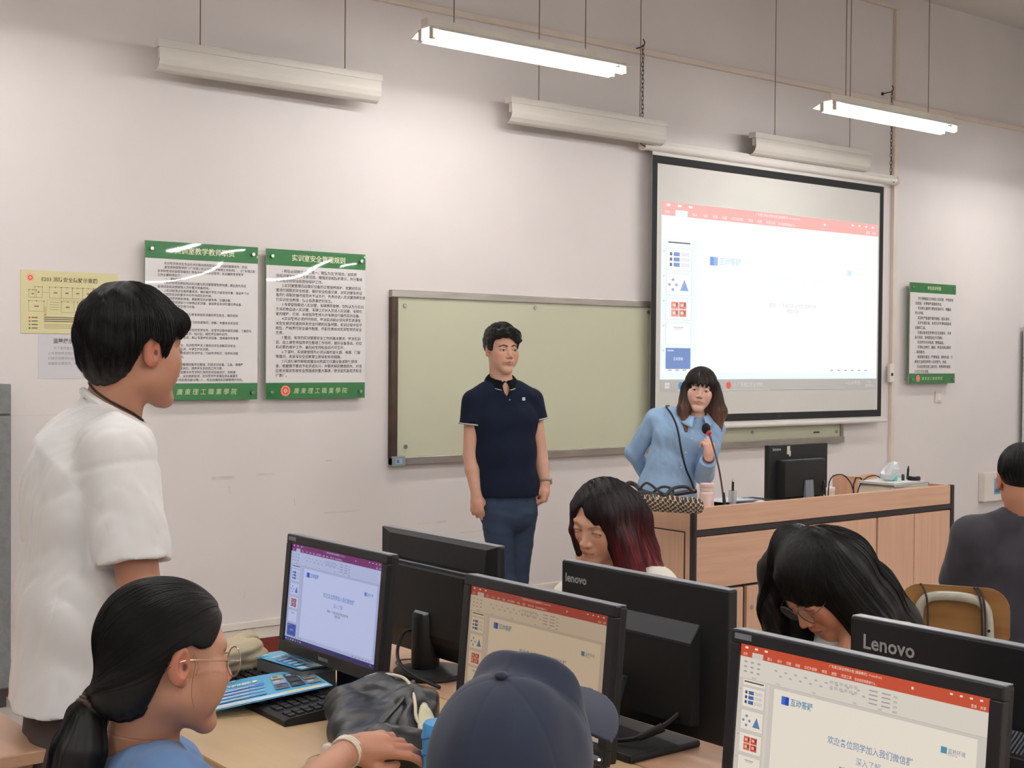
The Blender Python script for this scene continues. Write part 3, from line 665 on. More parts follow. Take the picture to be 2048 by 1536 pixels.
tag(t, 'crumpled clear plastic wrap on top of the books', 'wrap')
q = Vector((atY(1828, 958, k0.y+.05).x, k0.y+.05, zt)); t = thing('tape_roll', 'black tape roll lying on the topmost book', 'tape', tuple(q)); obj('roll', MB().lathe((0, 0, 0), [(.03, 0), (.032, .002), (.032, .018), (.03, .02), (.014, .02)], 24), M_blk3, t, smooth=40); obj('core', MB().cyl((0, 0, .019), (0, 0, .0215), .013, seg=16), M_cond, t)
q = Vector((atY(1815, 950, k0.y+.1).x, k0.y+.1, zt)); t = thing('black_pen', 'short black pen standing behind the tape roll', 'pen', tuple(q)); obj('barrel', MB().cyl((0, 0, 0), (.006, 0, .055), .006, seg=10), M_blk3, t); obj('tip', MB().cyl((.006, 0, .055), (.008, 0, .07), .005, .002, 10), M_blk3, t)
# ------------------------------------------------------------------ pupils' desks
M_desk = mat('pale_maple_laminate', (205, 176, 134), .35, var=.05, scale=3, stretch=(10, .8, 10), spec=.45)
M_desk2 = mat('pink_beech_laminate', (192, 152, 124), .38, var=.05, scale=3, stretch=(10, .8, 10), spec=.45)
M_leg = mat('desk_frame_grey', (120, 118, 114), .5, metal=.3)
def pupil_desk(x0, x1, y0, y1, M, label, grp='pupil desks'):
    t = thing('pupil_desk', label, 'desk', (x0, y0, 0), 0, grp); w, d = x1-x0, y1-y0
    obj('desktop', MB().b2((.001, .001, .722), (w-.001, d-.001, .75), .004), M, t)
    mx_ = .02 if x0 > 1.5 else w-.03
    obj('modesty_panel', MB().b2((mx_-.01, .03, .2), (mx_+.01, d-.03, .72)), M, t)
    for yy in (.03, d-.05): obj('side_frame', MB().b2((.04, yy, 0), (w-.04, yy+.02, .722), .002), M, t)
    return t
pupil_desk(1.21, 1.86, 1.76, 3.26, M_desk, 'pale maple desk under the blue leaflet and the black bag')
pupil_desk(1.21, 1.86, .25, 1.755, M_desk, 'pale maple desk in the right foreground under the nearest screen')
pupil_desk(1.862, 2.36, 1.76, 3.26, M_desk2, 'pinkish beech desk under the dark monitor backs in the middle')
pupil_desk(1.862, 2.36, .25, 1.755, M_desk2, 'pinkish beech desk under the monitor back at the right edge')
pupil_desk(.36, 1.0, 2.72, 4.2, M_desk2, 'pinkish desk corner at the bottom left beside the white T-shirt man')
# ------------------------------------------------------------------ monitors seen from the front
def front_monitor(x, yc, zt, w, h, tilt, label, emit, tint, bar, foot, stand=True, lg=None, corner=None):
    t = thing('desk_monitor', label, 'monitor', (x, yc, .75), -PI/2, 'monitors on the pupil desks')
    Rm = Matrix.Rotation(math.radians(-tilt), 3, 'X')      # top leans away from the viewer
    zc = zt-.75-h/2; C = Vector((0, 0, zc))
    f = lambda v: C + Rm @ Vector(v)
    def bx(name, lo, hi, M, bev=0, **k):
        lo, hi = Vector(lo), Vector(hi); mb = MB().box(f((lo+hi)/2), hi-lo, Rm, bev); return obj(name, mb, M, t, **k)
    b = .021; bb = .03
    bx('bezel', (-w/2, 0, h/2-b), (w/2, .016, h/2), M_black2, .003); bx('bezel', (-w/2, 0, -h/2), (w/2, .016, -h/2+bb), M_black2, .003)
    bx('bezel', (-w/2, 0, -h/2+bb), (-w/2+b, .016, h/2-b), M_black2, .002); bx('bezel', (w/2-b, 0, -h/2+bb), (w/2, .016, h/2-b), M_black2, .002)
    bx('back_shell', (-w/2+.003, .014, -h/2+.003), (w/2-.003, .034, h/2-.002), M_black, .005)
    bx('rim', (-w/2+.004, .002, h/2-.001), (w/2-.004, .03, h/2+.0012), M_edgeg, .0005, label='grey top rim with the highlight put into its colour')  # strip along the top edge, its highlight painted by the paler grey
    bx('rear_bulge', (-w*.3, .034, -h*.34), (w*.3, .055, h*.22), M_black, .008)
    sw, sh = w-2*b, h-b-bb
    bx('screen_panel', (-w/2+b, .0045, -h/2+bb), (w/2-b, .012, h/2-b), M_black2)
    Ms = mat('screen_glow_%d' % (emit*1000), (255, 255, 255), .25, attr=True, var=0, emit=emit)
    p = Print('screen_picture', Ms, t, lambda x_, y_, l: f((-w/2+b+x_, .0045-l, h/2-b-y_)), .0002)
    tn = lambda c: tuple(max(0, min(255, a*k)) for a, k in zip(c, tint))
    Rr, T = editor(p, sw, sh, tn, slim=.9, bar=bar, foot=foot)
    Rr(0, .96, 1, .04, foot, 4)
    for q in range(7): Rr(.012+.028*q, .972, .014, .016, ((200, 210, 230), (90, 160, 220), (230, 190, 90), (220, 220, 230), (90, 200, 150), (230, 110, 90), (200, 200, 214))[q], 5)
    T('10:28', .945, .985, .02, (226, 228, 240), 5)
    if lg: logo(t, lg, lambda x_, y_, l: f((-.03+x_, -.0004-l, -h/2+.011-y_)), .016, (150, 152, 158))
    if corner: bx('model_strip', (-w/2+.01, -.0008, h/2-.014), (-w/2+.045, .001, h/2-.005), M_edgeg)
    bx('power_button', (w/2-.03, -.002, -h/2+.01), (w/2-.015, .001, -h/2+.018), M_edgeg)
    o = obj('power_light', MB().box(f((w/2-.012, -.002, -h/2+.013)), (.004, .003, .004), Rm), mat('power_led', (220, 236, 255), .4, emit=1.5), t)
    obj('stand_neck', MB().b2((-.045, .045, .01), (.045, .075, zc+.02), .008), M_black, t)
    obj('stand_base', MB().lathe((0, .06, 0), [(.1, 0), (.106, .003), (.104, .012), (.05, .02)], 36), M_black, t, smooth=50)
    return t
front_monitor(1.635, 2.712, 1.116, .445, .285, 5, 'lit monitor with magenta title bar, farthest left, behind the blue leaflet', .72, (.78, .82, .98), (150, 30, 110), (46, 44, 110), lg='lenovo', corner=True)
front_monitor(1.655, 2.005, 1.106, .455, .29, 5, 'lit monitor with dim beige picture behind the navy cap', .62, (.84, .74, .62), (196, 78, 58), (44, 42, 60))
front_monitor(1.65, 1.252, 1.112, .492, .31, 5, 'lit monitor with orange title bar at the bottom right, nearest to the camera', .86, (.94, .9, .84), (212, 82, 50), (40, 40, 60), corner=True)
# ------------------------------------------------------------------ monitors seen from the back
def back_monitor(x, yc, zt, w, h, label):
    t = thing('desk_monitor', label, 'monitor', (x, yc, .75), PI/2, 'monitors on the pupil desks')
    return t, zt-.75-h/2
W2 = .5
# local frame: x runs towards +Y of the room... the back faces +y
t, zc = back_monitor(2.0, 2.78, 1.1, W2, .3, 'dark monitor back with a waist and round stand, left of the navy polo man'); w, h = W2, .3
obj('front_frame', MB().b2((-w/2, -.012, zc-h/2), (w/2, .006, zc+h/2), .004), M_black2, t)
F = lambda a, b, n: Vector((a, n, zc+b))
mb = MB(); v = {}
def loft(mb, rects, f):    # rects: list of (x0,x1,z0,z1,n)
    L = []
    for x0, x1, z0, z1, n in rects: L.append([mb.bm.verts.new(f(a, b, n)) for a, b in ((x0, z0), (x1, z0), (x1, z1), (x0, z1))])
    for A, B in zip(L, L[1:]):
        for i in range(4): mb.bm.faces.new((A[i], A[(i+1) % 4], B[(i+1) % 4], B[i]))
    mb.bm.faces.new(L[0][::-1]); mb.bm.faces.new(L[-1]); return mb
obj('upper_back', loft(MB(), [(-w/2, w/2, .0, h/2, .006), (-w/2, w/2, .0, h/2, .012), (-w/2+.03, w/2-.05, .01, h/2-.01, .022), (-w/2+.03, w/2-.06, .01, .085, .03)], F), M_black, t)
obj('lower_back', loft(MB(), [(-w/2+.01, w/2, -h/2, .075, .006), (-w/2+.02, w/2-.002, -h/2, .075, .03), (-w/2+.05, w/2-.012, -h/2+.04, .07, .05), (-w/2+.08, w/2-.05, -h/2+.06, .068, .056)], F), M_black, t)
obj('top_rim', MB().b2((-w/2+.003, -.011, zc+h/2), (w/2-.003, .011, zc+h/2+.0015)), M_edgeg, t, label='grey top rim with the highlight put into its colour')
obj('waist_rim', MB().tube([F(-w/2+.05, .078, .044), F(w/2-.002, .078, .04)], .0022, 6), M_edgeg, t)
obj('curved_seam', MB().tube([F(w/2-.02, .06, .046), F(w/2-.07, .03, .053), F(w/2-.1, -.02, .056), F(w/2-.085, -.07, .054), F(w/2-.02, -.1, .04)], .0016, 6, smooth=3), M_edgeg, t)
obj('stand_neck', MB().lathe((.0, .045, .01), [(.03, 0), (.036, .01), (.034, zc-.06), (.03, zc-.05)], 20), M_black, t, smooth=40)
obj('neck_cap', MB().prism([(.031*math.cos(q), .031*math.sin(q)) for q in [2*PI*k/18 for k in range(18)]], 0, .004, lambda a, b, n: Vector((a, .045+b, zc-.05+n+(.016-b*.5)))), M_edgeg, t)
obj('stand_base', MB().lathe((0, .03, 0), [(.086, 0), (.094, .004), (.092, .014), (.05, .022), (.03, .028)], 36), M_black, t, smooth=50)
obj('power_cable', MB().tube([(.04, .05, zc-.09), (.056, .075, .11), (.05, .1, .06), (.0, .12, .034), (-.07, .12, .02), (-.14, .1, .006)], .0045, 7, smooth=3), M_blk3, t, smooth=True)
obj('mouse_cable', MB().tube([(.04, -.03, .004), (.14, -.06, .004), (.18, .0, .004), (.15, .04, .004), (.06, .05, .004)], .0022, 6, smooth=3), mat('brown_cable', (90, 56, 40), .5), t, smooth=True)
t, zc = back_monitor(2.0, 2.045, 1.098, .5, .31, 'dark monitor back with sloped ledge and small silver lettering, before the red haired woman'); w, h = .5, .31
obj('back_shell', MB().b2((-w/2, -.012, zc-h/2), (w/2, .014, zc+h/2), .004), M_black, t)
obj('rear_wedge', loft(MB(), [(-w/2+.075, w/2-.045, -h/2+.03, .075, .014), (-w/2+.078, w/2-.05, -h/2+.03, .04, .036)], F), M_blk3, t)
obj('ledge', loft(MB(), [(-w/2+.077, w/2-.047, .036, .0765, .0145), (-w/2+.08, w/2-.051, .036, .041, .0368)], F), mat('ledge_grey', (40, 43, 49), .45, var=.03), t, label='dark grey sloped ledge')
obj('top_rim', MB().b2((-w/2+.003, -.011, zc+h/2), (w/2-.003, .012, zc+h/2+.0018)), M_edgeg, t, label='grey top rim with the highlight put into its colour')
logo(t, 'lenovo', lambda x, y, l: (w/2-.03-x, .0148+l, zc+h/2-.04-y), .026)
obj('stand_neck', MB().prism([(-.045, 0), (.035, 0), (.03, .13), (-.05, .13)], 0, .014, lambda a, b, n: Vector((a+.04, .1+n-b*.35, .012+b))), mat('stand_grey', (42, 46, 50), .5), t, smooth=False)
obj('stand_base', MB().box((.01, .05, .008), (.26, .2, .016), bev=.006), M_blk3, t)
obj('video_cable', MB().tube([(-.14, .02, .1), (-.13, .05, .07), (-.08, .1, .03), (.0, .14, .022), (.1, .16, .02)], .005, 8, smooth=3), M_blk3, t, smooth=True)
obj('cable_plug', MB().cyl((-.12, .06, .06), (-.085, .095, .036), .010, .007, 10), M_blk3, t, smooth=True)
obj('vga_plug', MB().box((-.15, .02, .115), (.035, .016, .04), bev=.004), mat('plug_navy', (28, 32, 66), .5), t)
t, zc = back_monitor(2.0, 1.24, 1.094, .53, .33, 'dark monitor back with striped vent and large silver lettering at the right edge'); w, h = .53, .33
obj('back_shell', MB().b2((-w/2, -.012, zc-h/2), (w/2, .014, zc+h/2), .004), M_black2, t)
obj('rear_box', loft(MB(), [(-w/2+.0, w/2-.09, -h/2+.01, .03, .014), (-w/2+.03, w/2-.12, -h/2+.04, .0, .06)], F), M_blk3, t)
obj('top_rim', MB().b2((-w/2+.003, -.011, zc+h/2), (w/2-.003, .012, zc+h/2+.002)), M_edgeg, t, label='grey top rim with the highlight put into its colour')
g = MB()
for k in range(60): x_ = w/2-.095-.0068*k; g.box(F(x_, .0185, .0385), (.0034, .003, .046), Matrix.Rotation(math.radians(57), 3, 'X'))
obj('vent_slats', g, mat('vent_grey', (62, 66, 74), .4), t, kind='stuff')
logo(t, 'Lenovo', lambda x, y, l: (w/2-.03-x, .0148+l, zc+h/2-.052-y), .036, bold=.02)
obj('stand_neck', MB().b2((-.04, .05, .01), (.05, .07, zc), .006), M_black, t); obj('stand_base', MB().box((0, .04, .008), (.26, .2, .016), bev=.006), M_blk3, t)
# ------------------------------------------------------------------ things on the pupil desks
def keyboard(x, y, rz, label, M=M_blk3, Mk=M_black, L=.44, D=.155, grp='keyboards on the pupil desks'):
    t = thing('computer_keyboard', label, 'keyboard', (x, y, .75), rz, grp)
    obj('case', MB().prism([(-D/2, 0), (D/2, 0), (D/2, .03), (-D/2+.006, .016), (-D/2, .012)], -L/2, L/2, lambda a, b, n: Vector((n, a, b))), M, t)
    k0 = obj('key', MB().prism([(-.0088, 0), (.0088, 0), (.0072, .007), (-.0072, .007)], -.0088, .0088, lambda a, b, n: Vector((a, n*(1-b*20), b))), Mk, t); first = True
    for j in range(6):
        for i in range(21):
            if i in (14, 18) or (j == 5 and i in (15,)) : continue
            yy = D/2-.02-.0215*j-(.004 if j else 0); xx = -L/2+.02+.0202*i
            k = k0 if first else k0.copy()
            if not first: COL.objects.link(k)
            first = False; k.location = (xx, yy, .0275-.0142*(D/2-yy)/D*1.05); k.rotation_euler = (.09, 0, 0)
            if j == 5 and 4 <= i <= 8: k.scale = (1.12, 1, 1)
    return t
keyboard(1.53, 2.79, -PI/2-.05, 'black keyboard under the blue leaflet, its near corner free')
keyboard(2.2, 2.0, PI/2, 'silver keyboard behind the middle dark monitor back', mat('silver_plastic', (150, 156, 160), .35), mat('key_dark', (40, 42, 46), .5))
# blue leaflets
def leaflet(c, label, sx=.285, sy=.205, z=0):
    # c: four corners in order; bottom-left, bottom-right, top-right, top-left of the printed side
    t = thing('blue_leaflet', label, 'leaflet', tuple(c[0]), 0, 'blue leaflets')
    o0 = Vector(c[0]); n_ = 8
    def P(u, v, l=0):
        p_ = (c[0]*(1-u)+c[1]*u)*(1-v)+(c[3]*(1-u)+c[2]*u)*v
        return p_-o0+Vector((0, 0, l+.004*math.sin(u*PI)*math.sin(v*2.2)))
    mb = MB(); mb.sheet([[P(i/n_, j/n_) for j in range(n_+1)] for i in range(n_+1)]); sh = obj('sheet', mb, mat('leaflet_blue', (86, 176, 220), .4, var=.02), t)
    q = Print('leaflet_print', M_print, t, lambda x, y, l: P(x, 1-y, .0015+l), .0003)
    q.rect(.02, .03, .96, .1, (58, 160, 214), 1).rect(.02, .86, .96, .12, (206, 226, 240), 1)
    q.text('招募', .1, .1, .07, (250, 240, 190), 2, sx=.7)
    for k in range(3):
        for j in range(3): q.rect(.56+.14*j, .18+.2*k, .125, .17, ((176, 168, 140), (60, 62, 70), (100, 104, 110), (150, 160, 180), (50, 56, 60), (130, 120, 104), (90, 100, 120), (40, 42, 48), (120, 130, 140))[k*3+j], 2); q.rect(.58+.14*j, .22+.2*k, .05, .06, ((90, 96, 100), (190, 200, 210), (60, 60, 60))[(k+j) % 3], 3)
    q.text('数字化创新赛', .1, .3, .09, (250, 246, 214), 2, sx=.6, bold=.03)
    for k in range(4): q.rect(.06, .38+.115*k, .42, .09, ((84, 132, 206), (96, 170, 222), (110, 186, 230), (96, 170, 222))[k], 2).rect(.09, .405+.115*k, .3, .014, (230, 240, 250), 3).rect(.09, .43+.115*k, .24, .014, (220, 236, 250), 3)
    q.rect(.08, .89, .26, .05, (222, 226, 226), 2).rect(.62, .88, .3, .05, (244, 232, 160), 2)
    return t
zc_ = .783
leaflet([atZ(413, 1426, .765), atZ(437, 1368, .775), atZ(612, 1337, .80), atZ(666, 1371, .80)][0:1]+[atZ(666, 1371, .80), atZ(612, 1337, .80), atZ(437, 1368, .775)], 'bright blue leaflet lying slantwise over the black keyboard in front')
QA = [atZ(512, 1314, .812), atZ(603, 1341, .812), atZ(674, 1330, .812), atZ(591, 1300, .812)]
t = thing('grey_box', 'low grey box under the farther blue leaflet, beside the lit magenta monitor', 'box', (QA[1].x, QA[1].y, .75))
cq = sum(QA, Vector())/4; pr_ = [((q-cq)*.97+cq) for q in QA]
mb = MB(); lo_v = [mb.bm.verts.new((q.x-QA[1].x, q.y-QA[1].y, 0)) for q in pr_]; hi_v = [mb.bm.verts.new((q.x-QA[1].x, q.y-QA[1].y, .058)) for q in pr_]
mb.bm.faces.new(lo_v[::-1]); mb.bm.faces.new(hi_v)
for k in range(4): mb.bm.faces.new((lo_v[k], lo_v[(k+1) % 4], hi_v[(k+1) % 4], hi_v[k]))
obj('body', mb, mat('box_grey', (112, 114, 116), .5, var=.05), t)
obj('seam', MB().tube([tuple(Vector((q.x-QA[1].x, q.y-QA[1].y, .05))) for q in pr_[1:3]], .0015, 5), mat('box_flap', (150, 152, 154), .5), t)
leaflet([QA[1]+Vector((0, 0, .001)), QA[2]+Vector((0, 0, .001)), QA[3]+Vector((0, 0, .001)), QA[0]+Vector((0, 0, .001))], 'pale blue leaflet on the grey box, farther from the camera')
# chairs and stools
M_ply = mat('varnished_ply', (158, 116, 70), .3, var=.16, scale=5, stretch=(1, 1, 5), c2=(134, 94, 54), spec=.5)
M_chtube = mat('chair_tube_grey', (170, 166, 150), .3, var=.1, scale=30)
def chair(name, label, loc, rz, zt=.86, w=.4, hh=.21, M=M_ply, straps=True, seat=True):
    t = thing(name, label, 'chair', loc, rz, 'plywood chairs')   # the backrest faces -y (the viewer sees its rear at -y)
    rr = .07; pts = []
    for cx_, cz_, a0 in ((w/2-rr, -rr, 0), (-w/2+rr, -rr, PI/2)):
        for k in range(7): q = a0+PI/2*k/6; pts.append((cx_+rr*math.cos(q), cz_+rr*math.sin(q)))
    for cx_, cz_, a0 in ((-w/2+.02, -hh+.02, PI), (w/2-.02, -hh+.02, 1.5*PI)):
        for k in range(4): q = a0+PI/2*k/3; pts.append((cx_+.02*math.cos(q), cz_+.02*math.sin(q)))
    N_ = 8; mb = MB()
    mb.prism(pts, 0, .011, lambda a, b, n: Vector((a, n+.03*(2*a/w)**2*0-.02*(1-(2*a/w)**2)*0-b*.06, zt+b)))
    obj('backrest', mb, M, t)
    y_ = -.014; R_ = .075
    tp = [(w/2-.06, y_+.03, .02), (w/2-.06, y_, zt-.2), (w/2-.06, y_+.0, zt-.12), (w/2-.07, y_, zt-.05), (w/2-.12, y_-.001, zt-.03), (-w/2+.12, y_-.001, zt-.03), (-w/2+.07, y_, zt-.05), (-w/2+.06, y_, zt-.12), (-w/2+.06, y_, zt-.2), (-w/2+.06, y_+.03, .02)]
    obj('back_tube', MB().tube(tp, .0155, 10, smooth=3), M_chtube, t, smooth=True)
    for s in (-1, 1):
        obj('rivet', MB().cyl((s*(w/2-.06), y_-.012, zt-.13), (s*(w/2-.06), y_-.017, zt-.13), .005, seg=10), M_blk3, t)
        obj('front_leg', MB().tube([(s*(w/2-.06), .03, .4), (s*(w/2-.06), .36, .42), (s*(w/2-.06), .39, .39), (s*(w/2-.05), .41, .0)], .0125, 8, smooth=2), M_chtube, t, smooth=True)
    if straps:
        for xs in (-.075, .09):
            s_ = MB()
            for dx in ((0, .01) if xs > 0 else (0,)): s_.tube([(xs+dx, -.034, zt-.26), (xs+dx, -.034, zt-.06), (xs+dx-.012, -.028, zt-.015), (xs+dx-.03, .0, zt+.006), (xs+dx-.03, .016, zt-.03), (xs+dx-.01, .014, zt-.25)], .0035, 6, smooth=2)
            obj('bag_strap', s_, mat('strap_brown', (44, 28, 28), .7), t, smooth=True)
    obj('seat', MB().b2((-w/2, .03, .42), (w/2, .43, .436), .006), M, t)
    return t
cc = atD(1908, 1180, 4.35); ang = math.atan2(-RT.x, RT.y)
ca = chair('plywood_chair', 'worn varnished plywood chair with grey tube frame, under the man in dark grey', (cc.x, cc.y, 0), -YAW-.42, zt=atD(1908, 1172, 4.35).z, w=.34, hh=.17)
M_ply2 = mat('orange_ply', (216, 168, 118), .35, var=.06, scale=4)
c2_ = chair('plywood_chair', 'clean orange plywood chair behind the teacher desk, only its back showing', (atY(1722, 960, 5.0).x-.03, 5.0, 0), PI+.2, zt=atY(1700, 952, 5.0).z, w=.5, hh=.24, M=M_ply2, straps=False)
def stool(x, y, label, h=.42):
    t = thing('wooden_stool', label, 'stool', (x, y, 0), 0, 'stools under the seated pupils')
    obj('seat', MB().b2((-.17, -.14, h-.03), (.17, .14, h), .006), M_ply, t)
    for a in (-1, 1):
        for b in (-1, 1): obj('leg', MB().cyl((a*.12, b*.1, h-.03), (a*.15, b*.12, 0), .013, seg=8), M_leg, t)
    return t
# ------------------------------------------------------------------ people: distance-field modelling
A3 = lambda v: np.array(v, np.float32)
def _len(v): return np.sqrt(np.einsum('ij,ij->i', v, v))
def cap(P, a, b, r1, r2=None):
    a, b = A3(a), A3(b); r2 = r1 if r2 is None else r2; d = b-a; q = P-a
    t = np.clip(q@d/(d@d+1e-9), 0, 1); return _len(q-t[:, None]*d)-(r1+(r2-r1)*t)
def ell(P, c, r, R=None):
    q = P-A3(c)
    if R is not None: q = q@R
    r = A3(r); k0 = _len(q/r); k1 = _len(q/(r*r))+1e-9; return k0*(k0-1)/k1
def smin(a, b, k):
    h = np.clip(.5+.5*(b-a)/k, 0, 1); return b+(a-b)*h-k*h*(1-h)
def smax(a, b, k): return -smin(-a, -b, k)
def chain(P, pts, rs, k=.01):
    d = None
    for i in range(len(pts)-1):
        e = cap(P, pts[i], pts[i+1], rs[i], rs[i+1]); d = e if d is None else smin(d, e, k)
    return d
def slab(P, secs, k=.03):
    """body section chain: secs = [(centre, right, half width, half depth)], an elliptical cross-section along a spine"""
    d = None
    for (c0, x0, w0, h0), (c1, x1, w1, h1) in zip(secs, secs[1:]):
        c0, c1 = A3(c0), A3(c1); ax = c1-c0; L = np.linalg.norm(ax); az = ax/L
        x = A3(x0)+A3(x1); x = x-az*(x@az); x /= np.linalg.norm(x); y = np.cross(az, x)
        q = P-c0; t = np.clip(q@az/L, 0, 1); w = w0+(w1-w0)*t; h = h0+(h1-h0)*t
        u = q@x; v = q@y; s = q@az-t*L; m_ = np.minimum(w, h)
        e = (np.sqrt((u/w)**2+(v/h)**2+(s/m_)**2)-1)*m_
        d = e if d is None else smin(d, e, k)
    return d
def nz(P, s, o=0):
    """cheap smooth noise, about -1..1"""
    x, y, z = (P*s).T
    return (np.sin(x*1.0+2.1*np.sin(y*.7+o)+o)*np.sin(y*1.1+1.7*np.sin(z*.8+1.3*o)+.5)+.5*np.sin(z*1.3+x*.6+2*np.sin(x*.5+o)+o))/1.5
def frame(F, U=(0, 0, 1)):
    F = np.array(F, float); F /= np.linalg.norm(F); R = np.cross(F, U); R /= np.linalg.norm(R); return R, F, np.cross(R, F)
def headframe(phi, pitch=0, roll=0):
    """phi: turned from facing the camera towards the right of the picture; pitch down; roll towards the subject's right"""
    fw = np.array([math.sin(YAW), math.cos(YAW), 0]); rt = np.array([math.cos(YAW), -math.sin(YAW), 0])
    p, q, r = map(math.radians, (phi, pitch, roll))
    F0 = -math.cos(p)*fw+math.sin(p)*rt; R = np.cross(F0, (0, 0, 1))
    F = F0*math.cos(q)-np.array([0, 0, 1])*math.sin(q); U = np.cross(R, F)
    R2 = R*math.cos(r)-U*math.sin(r); U2 = np.cross(R2, F)
    return np.stack([R2, F, U2], 1).astype(np.float32)      # columns: right, forward, up
def nets(fn, lo, hi, h, B=8, marg=.012):
    lo = np.array(lo, np.float32); n = np.ceil((np.array(hi)-lo)/h/B).astype(int)
    g = np.stack(np.meshgrid(*[np.arange(k) for k in n], indexing='ij'), -1).reshape(-1, 3)
    cen = (lo+(g*B+B/2)*h).astype(np.float32)
    dc = np.concatenate([fn(c) for c in np.array_split(cen, max(1, len(cen)//60000))])
    D = np.repeat(np.repeat(np.repeat(np.where(dc > 0, 1., -1.).reshape(n).astype(np.float32), B, 0), B, 1), B, 2)
    act = g[np.abs(dc) < h*B*.87*1.35+marg]
    loc = np.stack(np.meshgrid(*[np.arange(B)]*3, indexing='ij'), -1).reshape(-1, 3)
    for ch in np.array_split(act, max(1, len(act)*B**3//400000)):
        if not len(ch): continue
        idx = (ch[:, None]*B+loc[None]).reshape(-1, 3); v = fn((lo+idx*h).astype(np.float32)); D[idx[:, 0], idx[:, 1], idx[:, 2]] = v
    S = D < 0
    c = [S[i:S.shape[0]-1+i, j:S.shape[1]-1+j, k:S.shape[2]-1+k] for i in (0, 1) for j in (0, 1) for k in (0, 1)]
    s = sum(x.astype(np.int8) for x in c); mix = (s > 0) & (s < 8); ids = np.full(mix.shape, -1, np.int32)
    cells = np.argwhere(mix); ids[mix] = np.arange(len(cells))
    pos = np.zeros((len(cells), 3), np.float32); cnt = np.zeros(len(cells), np.float32)
    cor = [(i, j, k) for i in (0, 1) for j in (0, 1) for k in (0, 1)]
    dv = {q: D[cells[:, 0]+q[0], cells[:, 1]+q[1], cells[:, 2]+q[2]] for q in cor}
    for a in cor:
        for ax in range(3):
            if a[ax]: continue
            b = list(a); b[ax] = 1; b = tuple(b); da, db = dv[a], dv[b]; x = (da < 0) != (db < 0)
            t = np.where(x, da/np.where(x, da-db, 1), 0); p = np.array(a, np.float32)+np.zeros((len(cells), 3), np.float32); p[:, ax] = t
            pos[x] += p[x]; cnt[x] += 1
    V = lo+(cells+pos/cnt[:, None])*h
    Fs = []
    for ax in range(3):
        o1, o2 = (ax+1) % 3, (ax+2) % 3
        sl0 = [slice(1, -1)]*3; sl1 = [slice(1, -1)]*3; sl0[ax] = slice(0, -1); sl1[ax] = slice(1, None)
        A_, B_ = S[tuple(sl0)], S[tuple(sl1)]; e = np.argwhere(A_ != B_); off = np.array([1, 1, 1]); off[ax] = 0; e0 = e+off
        fl = A_[e[:, 0], e[:, 1], e[:, 2]]
        q = []
        for d1, d2 in ((-1, -1), (0, -1), (0, 0), (-1, 0)):
            c_ = e0.copy(); c_[:, o1] += d1; c_[:, o2] += d2; q.append(ids[c_[:, 0], c_[:, 1], c_[:, 2]])
        q = np.stack(q, 1); q[~fl] = q[~fl][:, ::-1]; Fs.append(q)
    return V, np.concatenate(Fs)
def npmesh(name, parts, M, parent=None, colf=None, label=None, kind=None):
    V = []; Q = []; n = 0
    for v, f in parts: V.append(v); Q.append(f+n); n += len(v)
    V = np.concatenate(V); Q = np.concatenate(Q); k = Q.shape[1]
    me = bpy.data.meshes.new(name); me.vertices.add(len(V)); me.vertices.foreach_set('co', V.astype(np.float32).ravel())
    me.loops.add(Q.size); me.loops.foreach_set('vertex_index', Q.astype(np.int32).ravel())
    me.polygons.add(len(Q)); me.polygons.foreach_set('loop_start', np.arange(0, Q.size, k, dtype=np.int32)); me.polygons.foreach_set('loop_total', np.full(len(Q), k, np.int32))
    me.polygons.foreach_set('use_smooth', np.ones(len(Q), bool)); me.update(calc_edges=True); me.validate()
    if colf is not None:
        a = me.color_attributes.new('Col', 'FLOAT_COLOR', 'POINT'); arr = np.ones((len(me.vertices), 4), np.float32); arr[:, :3] = colf(V)[:len(me.vertices)]; a.data.foreach_set('color', arr.ravel())
    me.materials.append(M); o = bpy.data.objects.new(name, me)
    if label: o['label'] = label
    if kind: o['kind'] = kind
    return link(o, parent, True)
def sdf(name, fn, lo, hi, h, M, parent=None, **k): return npmesh(name, [nets(fn, lo, hi, h)], M, parent, **k)
def bbox(pts, m): P = np.array([list(p) for p in pts]); return P.min(0)-m, P.max(0)+m
